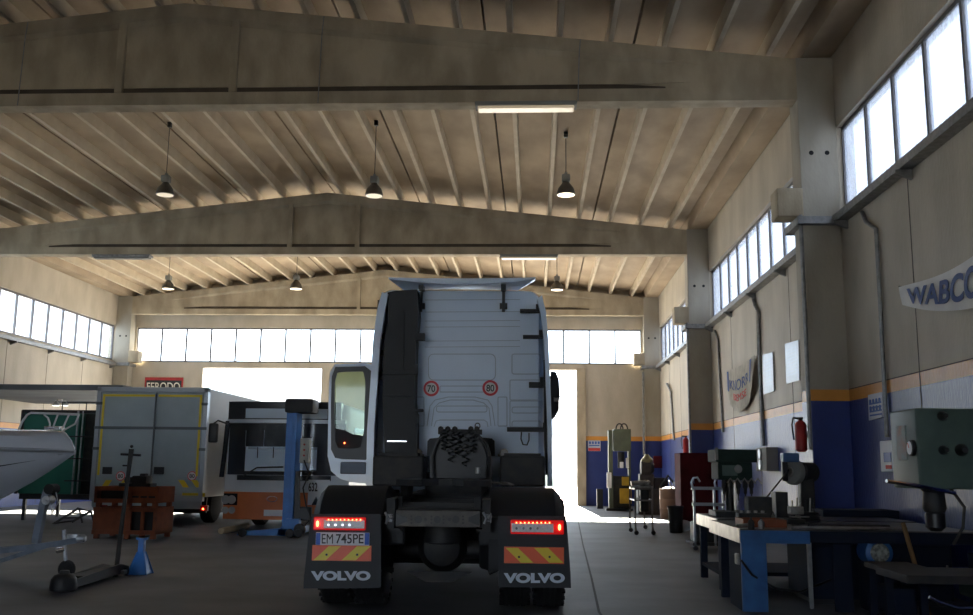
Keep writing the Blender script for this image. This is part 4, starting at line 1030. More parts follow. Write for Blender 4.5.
for x in (ga.x+.1, gd.x+.1):
    for y in (YG+.1, YG+1.7): MB().box((x, y, 0), (x+.07, y+.07, zg-.1)).build('leg', 'blackp', GB)
# rail above the booth
RL = thing('guard_rail', 'thin dark guard rail with posts on top of the green truck body', 'railing', ((ga.x+gb.x)/2, YG+1.2, gb.z+.003))
zr = at(50, 402, Y=YG+1.2).z
MB().tube([(ga.x+.3, YG+1.2, zr), (gd.x, YG+1.2, zr)], .014).build('top_rail', 'blackp', RL)
for x in (ga.x+.3, ga.x+.9, ga.x+1.5, gd.x-.5): MB().tube([(x, YG+1.2, gb.z+.003), (x, YG+1.2, zr)], .014).build('rail_post', 'blackp', RL)
lp = at(61, 396, Y=27)
lp.z = zm_-.02; tl_ = thing('twin_spotlight', 'twin white spotlights under the mezzanine above the green truck body', 'lamp', lp)
M['lampw'] = mat('white_lit_lens', (.9, .9, .9), .4, emit=(1, .97, .9), estr=2.2)
MB().box(lp+Vector((-.05, -.05, -.04)), lp+Vector((.05, .05, .02)), bev=.01).build('mount', 'white', tl_)
for s in (-1, 1):
    b = MB(); b.lathe([(.03, 0), (.06, -.04), (.11, -.14)], lp+Vector((s*.13, 0, -.03)), 'Z', 18); hd = b.build('lamp_head', 'white', tl_, smooth=True)
    MB().cyl(lp+Vector((s*.13, 0, -.172)), lp+Vector((s*.13, 0, -.165)), .10, n=18).build('lens', 'lampw', hd)
# pale things seen between the mezzanine and the boat
for x0_, y0_, x1_, y1_, lab in ((0, 412, 10, 421, 'pale cardboard box beside the left wall under the mezzanine, nearest the boat'), ):
    pass
# brand sign on the back wall
sg = thing('wall_sign', 'red and black brand sign on the back wall above the box lorry', 'sign', at(163, 386, Y=YB-.02))
wbox(144, 377.5, 183, 393, YB-.05, .05).build('sign_board', 'red', sg); wbox(145.5, 380.5, 181.5, 392, YB-.07, .03).build('sign_face', 'blackp', sg)
text_obj('lettering', 'FERODO', mat('cream_lettering', (.75, .72, .6), .6), sg, wflat(147, 382.5, 180, 390.5, YB-.075), .006, .006)

# ================================================================== lamps, pipes and signs
M['lampbell'] = mat('lamp_bell_metal', (.11, .10, .085), .45, .4)
M['lampgear'] = mat('lamp_gear_grey', (.24, .24, .225), .8, spec=.2)
M['lamplens'] = mat('lamp_lens_lit', (.8, .75, .65), .4, emit=(1, .82, .55), estr=1.0)
M['lamplens2'] = mat('lamp_lens_pale', (.55, .50, .42), .4, emit=(1, .85, .6), estr=.22)  # faint glow put into the unlit lenses to pale them
def pendant(px, py, pyc, Y, lit, label):
    """px, py: centre of the bell's mouth; pyc: where the cord meets the roof"""
    if pyc:                                                       # find where the cord's pixel meets the roof
        for _ in range(12):
            q = at(px+2, pyc, Y=Y); h = at(px+2, pyc, Z=ztop(q.x)+.18); Y = h.y
    c = at(px, py, Y=Y); top = ztop(c.x)+.24
    t = thing('pendant_lamp', label, 'lamp', (c.x, c.y, c.z), group='bell lamps hanging from the roof')
    b = MB(); b.lathe([(.185, 0), (.19, .01), (.178, .06), (.155, .14), (.11, .20), (.07, .25), (.065, .27)], c, 'Z', 28); b.build('lamp_shade', 'lampbell', t, smooth=True)
    MB().cyl(c+Vector((0, 0, -.003)), c+Vector((0, 0, .012)), .17, n=28).build('lens', 'lamplens' if lit else 'lamplens2', t)
    b = MB(); b.box(c+Vector((-.085, -.085, .27)), c+Vector((.085, .085, .42)), bev=.025); b.cyl(c+Vector((0, 0, .4)), c+Vector((0, 0, .47)), .03); b.build('gear_housing', 'lampgear', t, smooth=True)
    MB().cyl(c+Vector((0, 0, .45)), (c.x, c.y, top), .008, n=6).build('cord', 'blackp', t)
    b = MB(); b.box((c.x-.04, c.y-.04, top-.1), (c.x+.04, c.y+.04, top+.02), bev=.01); b.build('ceiling_hook', 'blackp', t)
pendant(165, 195, 126, 20.6, False, 'unlit bell lamp between the two nearer beams, leftmost of the three nearer bell lamps')
pendant(374, 196, 124, 20.6, False, 'bell lamp in the nearer row hanging left of the truck roof, middle of three')
pendant(566, 195, 136, 20.6, True, 'bell lamp glowing warm in the nearer row, right of the truck')
pendant(168, 289, 0, 28.3, True, 'small far bell lamp glowing above the box lorry, leftmost of the far row')
pendant(296, 289, 0, 28.3, True, 'small far bell lamp glowing above the bus')
pendant(557, 290, 0, 28.3, True, 'small far bell lamp glowing just right of the truck roof')
M['tubelit'] = mat('fluorescent_tube', (.50, .46, .38), .4, emit=(1, .78, .5), estr=.10)
M['tubeoff'] = mat('fluorescent_tube_dim', (.25, .24, .22), .5)
def batten(px0, px1, py, Y, m, label):
    a, c = at(px0, py, Y=Y), at(px1, py, Y=Y); z = ZBB
    t = thing('ceiling_tube_lamp', label, 'lamp', ((a.x+c.x)/2, Y+.15, z), group='tube lamps fixed under the beams')
    MB().box((a.x, Y-.04, z-.07), (c.x, Y+.22, z-.003), bev=.015).build('housing', 'tray' if m == 'tubeoff' else 'lampgear', t)
    MB().box((a.x+.04, Y-.02, z-.11), (c.x-.04, Y+.20, z-.065), bev=.02).build('diffuser', m, t)
batten(475, 577, 108, Y1-.02, 'tubelit', 'long tube lamp under the nearest beam, above the truck')
batten(500, 558, 258, Y1+DY, 'tubelit', 'short-looking tube lamp under the second beam just right above the truck roof')
batten(92, 150, 258, Y1+DY, 'tubeoff', 'unlit tube lamp under the second beam at the far left')
def pipe(pts, r, label, m='tray', name='conduit', clips=True):
    pts = [Vector(p) for p in pts]
    o = MB().tube(pts, r, 8).build(name, m, None, loc=pts[-1], smooth=True); return tag(o, label, 'pipe')
for px, lab in ((18, 'thin conduit running down the face of the nearest beam at its far left'), (318, 'thin conduit running down the face of the nearest beam left of the truck'), (578, 'thin conduit running down the nearest beam beside the long tube lamp')):
    Yb = Y1-.02; p = at(px, 100, Y=Yb); pipe([(p.x+.04, Yb, ztop(p.x)-.02), (p.x+.02, Yb, ztop(p.x)-.3), (p.x, Yb, ZBB+.0)], .008, lab, 'tray', 'beam_conduit')  # thin conduits on the face of the nearest beam
XW = XR-.035
pipe([at(862, 212, X=XW), at(866, 222, X=XW), at(876, 229, X=XW), at(880, 300, X=XW), at(887, 437, X=XW)], .028, 'grey conduit dropping down the right wall to the white switch box')
pipe([at(753, 298, X=XW), at(755, 306, X=XW), at(758.5, 312, X=XW), at(760, 370, X=XW), at(763.5, 446, X=XW)], .034, 'grey conduit on the right wall between the hanging banner and the posters')
pipe([at(715, 331, X=XW), at(718, 340, X=XW), at(720, 380, X=XW), at(723, 432, X=XW)], .03, 'grey conduit on the right wall beside the second column')
pipe([(XC-.03, Y1-.01, 5.0), (XC-.03, Y1-.01, 3.5), (XC-.03, Y1-.01, 1.6)], .03, 'grey conduit running down the inner edge of the nearest blue column')
pipe([(XC-.03, Y1+DY-.01, 5.0), (XC-.03, Y1+DY-.01, 3.5), (XC-.03, Y1+DY-.01, 1.6)], .03, 'grey conduit running down the inner edge of the middle column')
pipe([at(643, 372, Y=YB-.53), at(643.5, 420, Y=YB-.53), at(644, 455, Y=YB-.53)], .04, 'pale pipe down the back wall in the right corner')
pipe([at(667, 384, X=XR-.06), at(671, 392, X=XR-.06), at(674, 440, X=XR-.06)], .04, 'pale pipe down the right wall at the far end of the hall')
# cable trays under the windows, following the columns
def tray(x, s, label):
    x += s*.004
    b = MB(); z0, z1 = 4.84, 4.95; w_ = .16
    for k in range(len(COLY)-1):
        a, c = max(COLY[k]+.47, YF+.1), COLY[k+1]-.02
        b.box((min(x, x+s*w_), a, z0), (max(x, x+s*w_), c, z1))
    for y in COLY[1:]:
        xa = x+s*.55; y_ = min(y+.6, YB-.01); ya_ = max(y-.14, YF+.02); b.box((min(xa, xa+s*.10), ya_, z0), (max(xa, xa+s*.10), y_, z1)); b.box((min(x, xa+s*.1), ya_, z0), (max(x, xa+s*.1), max(y-.02, ya_+.05), z1))
        if y_ > y+.5: b.box((min(x, xa+s*.1), y+.47, z0), (max(x, xa+s*.1), y_, z1))
    t = thing('cable_tray', label, 'cable tray', (x, 10, z0)); b.build('channel', 'tray', t)
    for k in range(len(COLY)-1):
        a, c = COLY[k]+.8, COLY[k+1]-.3
        if COLY[k+1] < 2: continue
        for q in range(5):
            y = a+(c-a)*q/4; MB().prism([(x, y-.03, z0-.001), (x+s*.2, y-.03, z0-.001), (x+s*.2, y-.03, z0-.04), (x, y-.03, z0-.12)], (0, .06, 0)).build('bracket', 'tray', t)
tray(XR, -1, 'grey cable tray under the windows of the right wall, bending round the columns')
tray(XL, 1, 'pale cable tray under the windows of the left wall')
# banners
M['cloth'] = mat('banner_cloth', (.78, .77, .76), .8, col2=(.66, .66, .66), scale=3)
M['cloth2'] = mat('faded_cloth', (.50, .46, .38), .85, col2=(.36, .33, .27), scale=5)
M['blueink'] = mat('blue_ink', (.03, .07, .24), .7); M['redink'] = mat('red_ink', (.60, .06, .05), .7)
def on_wall(px, py, off=0): return at(px, py, X=XR-.09-off)
A, B_, Cc, D_ = on_wall(903, 287), on_wall(906, 305), on_wall(973, 252), on_wall(973, 300)
ext = 1.45
def ban(u, v, d=0):                                            # u along, v up
    lo = B_ + (D_-B_)*u*ext; hi = A + (Cc-A)*u*ext
    p = lo.lerp(hi, v); sag = math.sin(PI*min(1, u))*.10
    p = p - Vector((0, 0, sag*(1-.2*v))); p.x -= .02*math.sin(u*6+v*2)*(.5+.5*math.sin(PI*u)) + .04 + d
    return p
bn = thing('brand_banner', 'white cloth banner with blue capital letters sagging high on the near right wall', 'banner', ban(.5, 0))
MB().sheet(ban, 30, 8, .004, (-1, 0, 0)).build('cloth', 'cloth', bn, smooth=True)
text_obj('lettering', 'WABCO', 'blueink', bn, lambda u, v, d: ban((.13+u*.88)/ext*1.12, .18+v*.64, .014+d), .004, .03)
for u in (.0, 1.0): c = ban(u, 1); MB().cyl(c, c+Vector((.03, 0, .0)), .012).build('nail', 'blackp', bn)
tl0, tr0 = at(727, 371, X=XR-.05), at(756.5, 355, X=XR-.05)
def ban2(u, v, d=0):
    top = tl0.lerp(tr0, u); top.z -= .06*math.sin(PI*u)
    depth = .98*(.46+.54*math.sin(PI*(.06+.88*u))**.7); side = 4*(u-.5)**2
    p = top - Vector((0, 0, depth*(1-v))); mid = (tl0.y+tr0.y)/2; p.y = mid+(p.y-mid)*(1-.16*(1-v))
    p.x -= .04+.018*math.sin(u*14+2*v)*(.4+(1-v)) + d
    return p
b2 = thing('hanging_banner', 'faded cloth banner with blue and red lettering hanging limp between conduits on the right wall', 'banner', ban2(.5, 0))
MB().sheet(ban2, 28, 14, .004, (-1, 0, 0)).build('cloth', 'cloth2', b2, smooth=True)
text_obj('lettering', 'KNORR', 'blueink', b2, lambda u, v, d: ban2(.16+u*.68, .48+v*.24, .010+.008+d), .004, .0)
text_obj('lettering', 'BREMSE', 'redink', b2, lambda u, v, d: ban2(.26+u*.48, .24+v*.16, .010+.008+d), .004, .0)
for u in (.1, .9):
    MB().sheet(lambda a, b: ban2(u-.025+.05*a, .36+.6*b, .010), 3, 8, .003, (-1, 0, 0)).build('blue_edge', 'blueink', b2)
M['paper'] = mat('poster_paper', (.40, .42, .43), .35, col2=(.34, .36, .37), scale=5)
def poster(p, label, lines):
    P = [at(x, y, X=XR-.02) for x, y in p]
    t = thing('wall_poster', label, 'poster', P[0]); MB().prism(P, (-.012, 0, 0)).build('poster_sheet', 'paper', t)
    ya, yb = P[0].y, P[1].y; zt2, zb2 = P[0].z, P[3].z
    for k in range(lines):
        z = zt2-(zt2-zb2)*(.18+.7*k/lines); MB().box((XR-.035, min(ya, yb)+.12*abs(ya-yb), z-.015), (XR-.032, max(ya, yb)-.12*abs(ya-yb), z)).build('printed_line', 'alu', t)
poster([(763, 355), (773, 352), (774.5, 391), (764, 394.5)], 'pale poster on the right wall beside the limp banner', 8)
poster([(785.5, 344), (799, 340), (800, 380), (787, 384)], 'larger pale poster on the right wall next to the nearest column', 9)
# safety signs
def sign(P, X, label, band, Yp=None):
    Q = [at(x, y, X=X) if Yp is None else at(x, y, Y=Yp) for x, y in P]
    return Q
M['signw'] = mat('sign_white', (.55, .58, .66), .5); M['signb'] = mat('sign_blue', (.06, .14, .45), .5)
Q = [at(x, y, X=XR-.02) for x, y in ((869, 395), (883, 392), (883.5, 417), (870, 420.5))]
t = thing('safety_sign', 'white and blue notice on the navy wall between the nearest column and the conduit', 'sign', Q[3])
MB().prism(Q, (-.015, 0, 0)).build('sign_board', 'signw', t)
ya, yb, za, zb_ = Q[1].y, Q[0].y, Q[3].z, Q[0].z
for k in range(4):
    y = ya+(yb-ya)*(.12+.22*k); MB().cyl((XR-.042, y+.03, zb_-.10), (XR-.03, y+.03, zb_-.10), .035, n=14).build('symbol', 'signb', t)
    y = ya+(yb-ya)*(.12+.22*k); MB().cyl((XR-.042, y+.03, zb_-.19), (XR-.03, y+.03, zb_-.19), .035, n=14).build('symbol', 'signb', t)
for k in range(4): MB().box((XR-.042, ya+.04, za+.05+.05*k), (XR-.03, yb-.05, za+.07+.05*k)).build('printed_line', 'signb', t)
t = thing('notice_board', 'small white notice with a red lower band on the back wall right of the doorway', 'sign', at(594, 451, Y=YB-.02))
wbox(588, 440.5, 600.5, 451, YB-.03, .03).build('sign_board', 'signw', t); wbox(588.3, 448, 600.2, 450.8, YB-.04, .015).build('red_band', 'redink', t)
for k in range(4): wbox(589+2.9*k, 441.5, 591+2.9*k, 444, YB-.04, .015).build('symbol', 'signb', t)
wbox(589, 445, 599.5, 446, YB-.04, .015).build('printed_line', 'signb', t)
# boxes on the wall
a, c = at(881, 472, X=XR-.12), at(893, 440, X=XR-.12)
t = thing('switch_box', 'white electrical switch box at the foot of the long conduit on the near right wall', 'electrical box', (XR-.1, (a.y+c.y)/2, a.z))
MB().box((XR-.12, c.y, a.z), (XR-.002, a.y, c.z), bev=.015).build('housing', mat('switch_box_white', (.50, .56, .64), .45), t)
MB().box((XR-.128, c.y+.2*(a.y-c.y), a.z+.32*(c.z-a.z)), (XR-.118, c.y+.7*(a.y-c.y), a.z+.62*(c.z-a.z)), bev=.004).build('rating_plate', 'signb', t)
MB().box((XR-.128, c.y+.2*(a.y-c.y), a.z+.10*(c.z-a.z)), (XR-.118, c.y+.6*(a.y-c.y), a.z+.22*(c.z-a.z)), bev=.004).build('warning_label', 'redink', t)
a, c = at(757, 471, X=XR-.20), at(767, 447, X=XR-.20)
t = thing('junction_box', 'grey electrical box with round covers at the foot of the conduit beside the posters', 'electrical box', (XR-.1, (a.y+c.y)/2, a.z))
MB().box((XR-.22, c.y, a.z), (XR-.0, a.y, c.z), bev=.02).build('housing', 'lampgear', t)
for q in (.27, .73): MB().cyl((XR-.25, (a.y+c.y)/2, a.z+(c.z-a.z)*q), (XR-.21, (a.y+c.y)/2, a.z+(c.z-a.z)*q), .09, n=20).build('socket_cover', 'alu', t)
def extinguisher(px, py0, py1, X, label, Y=None):
    a, c = (at(px, py1, X=X), at(px, py0, X=X)) if Y is None else (at(px, py1, Y=Y), at(px, py0, Y=Y)); h = c.z-a.z; r = .085
    t = thing('fire_extinguisher', label, 'fire extinguisher', a)
    b = MB(); b.lathe([(.05, 0), (r, .03), (r, h*.78), (r*.8, h*.86), (.03, h*.92), (.028, h*.95)], a, 'Z', 22); b.build('cylinder', 'red', t, smooth=True)
    b = MB(); b.box(a+Vector((-.03, -.03, h*.94)), a+Vector((.03, .03, h)), bev=.008); b.box(a+Vector((-.10, -.012, h*.97)), a+Vector((.04, .012, h*1.02))); b.build('valve', 'blackp', t)
    b = MB(); b.tube([a+Vector((-.03, 0, h*.97)), a+Vector((-.10, 0, h*1.0)), a+Vector((-.12, 0, h*.8)), a+Vector((-.10, 0, h*.35))], .012); b.build('hose', 'dark', t, smooth=True)
    MB().box(a+Vector((.05, -.04, h*.4)), Vector((X+.16 if Y is None else XC-.005, a.y+.04, a.z+h*.6))).build('wall_bracket', 'zinc', t)
extinguisher(801.5, 418, 452, 0, 'red fire extinguisher fixed to the inner side of the nearest blue column', Y1+.16)
extinguisher(686, 436, 456, XR-.16, 'small far red fire extinguisher on the right wall above the dark red cabinet')

# ================================================================== workshop gear on the right
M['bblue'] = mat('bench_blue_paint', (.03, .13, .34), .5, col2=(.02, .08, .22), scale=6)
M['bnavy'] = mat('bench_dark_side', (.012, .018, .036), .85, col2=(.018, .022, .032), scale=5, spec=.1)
M['wornedge'] = mat('worn_bench_edge', (.62, .58, .50), .4, .3, col2=(.40, .36, .30), scale=7)
M['benchtop'] = mat('oily_bench_top', (.06, .055, .05), .35, .3, col2=(.12, .11, .10), scale=5)
M['mgreen'] = mat('machine_green', (.08, .125, .105), .5, col2=(.05, .085, .07), scale=4)
M['dgreen'] = mat('dark_machine_green', (.02, .04, .032), .75, col2=(.014, .025, .02), scale=5, spec=.2)
M['olive'] = mat('press_olive_green', (.13, .15, .10), .6, col2=(.09, .105, .07), scale=3)
M['dred'] = mat('dark_red_paint', (.10, .014, .018), .85, col2=(.06, .009, .011), scale=3, spec=.1)
M['yellow'] = mat('yellow_paint', (.65, .40, .03), .5, col2=(.5, .3, .02), scale=5)
M['brown'] = mat('rusty_drum', (.14, .075, .045), .85, col2=(.12, .07, .045), scale=6)
M['bag'] = mat('white_plastic_bag', (.50, .52, .55), .4, bump=.3, bscale=12)
# blue workbench
XB0 = at(740, 611, Z=0).x; YBn = at(742, 612, Z=0).y
zt1 = at(742, 529, Y=YBn).z; zt0 = at(742, 543, Y=YBn).z
YBf = at(709, 524, X=XB0).y; XB1 = at(810, 536, Y=YBn).x
WB = thing('workbench', 'heavy blue workbench with a worn pale edge and sheet-steel leg in the right foreground', 'workbench', ((XB0+XB1+.5)/2, (YBn+YBf)/2, 0))
MB().box((XB0+.005, YBn+.005, zt1-.012), (4.2, YBf, zt1), bev=.003).build('worktop', 'benchtop', WB)
MB().box((XB0+.01, YBn, zt0), (XB1, YBn+.05, zt1-.013)).build('front_apron', 'bblue', WB)
MB().box((XB0, YBn+.0, zt0), (XB0+.012, YBf, zt1+.003)).build('side_edge', 'wornedge', WB)
lx = at(768.5, 590, Y=YBn).x
MB().box((XB0+.02, YBn+.02, 0), (lx, YBn+.06, zt0), bev=.004).build('leg', 'bblue', WB)
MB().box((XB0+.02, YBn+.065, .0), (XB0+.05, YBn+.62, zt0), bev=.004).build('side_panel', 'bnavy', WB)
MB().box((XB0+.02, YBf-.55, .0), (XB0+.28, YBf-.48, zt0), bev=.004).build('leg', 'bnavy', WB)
lq = at(808, 560, Y=YBn+.3).x; MB().box((lq, YBn+.30, 0), (lq+.04, YBn+.34, zt0), bev=.004).build('leg', 'tray', WB)
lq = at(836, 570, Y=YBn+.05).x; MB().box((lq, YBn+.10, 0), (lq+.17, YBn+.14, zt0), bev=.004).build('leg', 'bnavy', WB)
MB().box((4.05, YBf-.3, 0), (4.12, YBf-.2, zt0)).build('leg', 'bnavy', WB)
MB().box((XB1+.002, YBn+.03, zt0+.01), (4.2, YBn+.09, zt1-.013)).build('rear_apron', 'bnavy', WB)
sb = at(742, 580, X=XB0+.02); MB().box((XB0-.01, YBn+.10, .42), (XB0+.03, YBn+.2, .52), bev=.01).build('latch', 'steel', WB)
P = [at(741, 560, Y=YBn-.02), at(752, 575, Y=YBn-.02), at(775, 588, Y=YBn+.2), at(800, 592, Y=YBn+.5), at(830, 580, Y=YBn+.6), at(850, 577, Y=YBn+.8)]
tag(MB().tube(P, .011).build('hanging_cable', 'dark', None, loc=P[0], smooth=True), 'black cable drooping from the leg of the blue workbench', 'cable')
# second bench further on
YC0, YC1 = YBf+.02, YBf+1.4
ze = at(712, 518, Y=12).z
SB = thing('workbench', 'second dark workbench behind the blue one with a pale worn front corner', 'workbench', (3.1, (YC0+YC1)/2, 0))
XS = XB0+.10
MB().box((XS, YC0, zt1-.05), (4.2, YC1, zt1+.011), bev=.004).build('worktop', 'benchtop', SB)
MB().box((XS-.01, YC0, zt1-.12), (XS, YC1, zt1+.008)).build('side_edge', 'wornedge', SB)
for x in (XS+.02, 4.05):
    for y in (YC0+.05, YC1-.12): MB().box((x, y, 0), (x+.08, y+.08, zt1-.05)).build('leg', 'bnavy', SB)
MB().box((XS+.03, YC0+.1, .15), (4.1, YC1-.1, .19)).build('lower_shelf', 'bnavy', SB)
# dark green drilling machine on the second bench
YG0 = YC0+.45
g0, g1 = at(716, 462, Y=YG0), at(757, 449.5, Y=YG0); bx = at(735, 505, Y=YG0)
DG = thing('bench_drill', 'dark green multi-spindle bench drill standing on the second workbench', 'drill press', (bx.x, YG0+.2, zt1+.011))
MB().box((g0.x, YG0, g0.z), (g1.x, YG0+.55, g1.z), bev=.015).build('top_cover', 'dgreen', DG)
h0_, h1_ = at(719, 480, Y=YG0), at(753, 462, Y=YG0)
MB().box((h0_.x, YG0+.04, h0_.z), (h1_.x, YG0+.5, h1_.z), bev=.02).build('head', 'dgreen', DG)
MB().box((h0_.x+.05, YG0+.025, h0_.z+.05), (h0_.x+.22, YG0+.045, h1_.z-.04), bev=.004).build('name_plate', 'mgreen', DG)
MB().lathe([(.05, 0), (.045, -.02), (.02, -.03)], at(738, 469, Y=YG0+.04), 'Y', 16).build('dial', 'lampgear', DG)
MB().box(at(716, 452, Y=YG0)-Vector((.01, .02, .09)), at(716, 452, Y=YG0)+Vector((.02, .02, .05))).build('edge_plate', 'lampgear', DG)
MB().cyl((bx.x, YG0+.30, zt1+.07), (bx.x, YG0+.30, h0_.z), .05, n=18).build('column', 'chassis', DG)
MB().box((bx.x-.22, YG0+.0, zt1+.011), (bx.x+.22, YG0+.5, zt1+.075), bev=.01).build('base', 'chassis', DG)
for px in (724, 731, 738, 745, 751):
    c = at(px, 480, Y=YG0+.1); MB().lathe([(.03, 0), (.03, -.08), (.02, -.10), (.02, -.15), (.008, -.17), (.006, -.24)], c, 'Z', 14).build('spindle', 'chassis', DG, smooth=True)
    MB().tube([c+Vector((.03, -.02, -.03)), c+Vector((.06, -.08, .02)), c+Vector((.09, -.14, -.04))], .008).build('feed_lever', 'steel', DG)
# things on the benches
def blk(px0, py0, px1, py1, Y, th, m, name, label, cat, bev=.01, zb=None, parent=None):
    a, c = at(px0, py1, Y=Y), at(px1, py0, Y=Y); z0 = a.z if zb is None else zb
    o = MB().box((a.x, Y, z0), (c.x, Y+th, max(c.z, z0+.02)), bev=bev).build(name, m, None, loc=((a.x+c.x)/2, Y+th/2, z0)); return tag(o, label, cat)
ZT1 = zt1+.003
a, c = at(743, 508, Y=9.7), at(786, 502, Y=9.7)
t = thing('parts_tray', 'orange steel parts tray lying on the blue workbench', 'tray', ((a.x+c.x)/2, 9.9, ZT1))
MB().box((a.x, 9.7, ZT1), (c.x, 10.1, ZT1+.015)).build('tray_floor', 'orange', t)
for lo, hi in (((a.x, 9.7), (c.x, 9.715)), ((a.x, 10.085), (c.x, 10.1)), ((a.x, 9.7), (a.x+.015, 10.1)), ((c.x-.015, 9.7), (c.x, 10.1))):
    MB().box((lo[0], lo[1], ZT1+.01), (hi[0], hi[1], ZT1+.075)).build('tray_side', 'orange', t)
# bench vice
vx = at(772, 505, Y=11.2)
t = thing('bench_vice', 'dark bench vice behind the orange tray on the blue workbench', 'vice', (2.72, 10.45, ZT1)); v0 = Vector((2.72, 10.45, ZT1))
MB().box(v0+Vector((-.09, -.09, 0)), v0+Vector((.09, .09, .05)), bev=.01).build('vice_base', 'chassis', t)
MB().box(v0+Vector((-.05, -.08, .05)), v0+Vector((.05, .08, .13)), bev=.02).build('vice_body', 'chassis', t)
MB().box(v0+Vector((-.07, -.12, .10)), v0+Vector((.07, -.09, .18)), bev=.006).build('jaw', 'steel', t); MB().box(v0+Vector((-.07, -.03, .10)), v0+Vector((.07, .0, .18)), bev=.006).build('jaw', 'steel', t)
MB().cyl(v0+Vector((-.1, -.2, .08)), v0+Vector((.1, -.2, .08)), .008).build('vice_handle', 'steel', t); MB().cyl(v0+Vector((0, -.22, .08)), v0+Vector((0, -.08, .08)), .014).build('screw', 'steel', t)
def bottle(x, y, z, h, r, m, name, label, cat='bottle'):
    b = MB(); b.lathe([(r*.9, 0), (r, .01), (r, h*.62), (r*.7, h*.76), (r*.3, h*.84), (r*.28, h*.93)], (x, y, z), 'Z', 18); t = thing(name, label, cat, (x, y, z)); b.build('body', m, t, smooth=True)
    MB().cyl((x, y, z+h*.92), (x, y, z+h), r*.36, n=14).build('cap', 'blackp', t)
bottle(2.03, 9.35, ZT1, .11, .03, 'chassis', 'oil_can', 'small dark oil can near the pale edge of the blue workbench', 'can')
bottle(2.14, 9.42, ZT1, .10, .03, 'steel', 'spray_can', 'small metal can beside the oil can on the blue workbench', 'can')
sp2 = at(773, 508, Y=10.2); bottle(sp2.x, 10.2, ZT1, .13, .022, 'lampgear', 'spray_can', 'slim pale can behind the orange tray on the blue workbench', 'can')
rng = random.Random(3)
def rod(p0, p1, r, m, name, label, cat='tool'): tag(MB().tube([p0, p1], r, 8).build(name, m, None, loc=p0), label, cat)
rod((1.93, 9.55, ZT1+.02), (2.12, 9.66, ZT1+.03), .016, 'steel', 'spanner', 'bare steel bar tool lying across the near left corner of the blue workbench')
rod((2.4, 9.35, ZT1+.02), (3.5, 9.45, ZT1+.02), .016, 'steel', 'steel_rod', 'long steel rod lying along the front of the blue workbench', 'rod')
rod((2.6, 9.5, ZT1+.025), (3.4, 9.62, ZT1+.025), .02, 'chassis', 'steel_rod', 'dark steel rod lying behind the bare rod on the blue workbench', 'rod')
blk(748, 497, 772, 502, YC0+.15, .22, 'chassis', 'tool_box', 'low dark tool box on the second workbench right of the green drill', 'tool box', zb=zt1+.011)
blk(776, 492, 788, 503, YC0+.5, .25, 'chassis', 'parts_box', 'dark metal parts box on the second workbench beside the grinder pedestal', 'box', zb=zt1+.011)
t = thing('angle_tool', 'upright dark machine part with a thin rod leaning against the wall behind the benches', 'machine part', (2.95, YC0+1.1, zt1+.011)); v0 = Vector((2.95, YC0+1.1, zt1+.011))
b = MB(); b.box(v0+Vector((-.18, -.1, 0)), v0+Vector((.18, .1, .06)), bev=.02); b.prism([v0+Vector(q) for q in ((-.12, -.05, .05), (.12, -.05, .05), (.03, -.05, .22), (-.03, -.05, .22))], (0, .1, 0)); b.build('casting', 'chassis', t)
MB().tube([v0+Vector((-.25, 0, .05)), v0+Vector((.22, .2, .55))], .010).build('thin_rod', 'chassis', t)
# pedestal grinder
YP = 12.6; gc_ = at(797, 472, Y=YP)
t = thing('bench_grinder', 'grey pedestal grinder with round wheel guard and small blue lamp head beside the nearest column', 'grinder', (gc_.x+.1, YP+.1, 0))
MB().lathe([(.03, 0), (.15, .0), (.165, .02), (.165, .08), (.13, .11), (.10, .13)], gc_+Vector((-.08, .0, 0)), (.75, .55, 0), 28).build('wheel_guard', 'lampgear', t, smooth=True)
MB().lathe([(.09, 0), (.125, .03), (.125, .26), (.08, .30)], gc_+Vector((.04, .08, 0)), (.75, .55, 0), 24).build('motor', 'chassis', t, smooth=True)
MB().lathe([(.06, -.01), (.07, 0), (.02, .02)], gc_+Vector((-.10, -.01, 0)), (.75, .55, 0), 18).build('hub_cap', 'steel', t)
b = MB(); b.box((gc_.x+.06, YP+.08, 0), (gc_.x+.24, YP+.24, gc_.z-.08), bev=.02); b.build('pedestal', 'chassis', t)
a, c = at(783, 462, Y=YP-.1), at(799, 453, Y=YP-.1); MB().box((a.x, YP-.12, a.z), (c.x, YP+.05, c.z), bev=.02).build('lamp_head', mat('pale_blue_plastic', (.06, .14, .30), .5), t)
MB().box((a.x, YP-.05, at(783, 481, Y=YP).z), (a.x+.07, YP+.0, c.z-.02), bev=.01).build('support_arm', 'blackp', t)
MB().tube([(gc_.x+.12, YP+.1, gc_.z+.1), (a.x+.15, YP, a.z+.03)], .015).build('lamp_arm', 'blackp', t)
bottle(gc_.x-.60, YC1-.12, zt1+.011, .22, .035, 'steel', 'grease_can', 'slim can on the second workbench just left of the grinder', 'can')

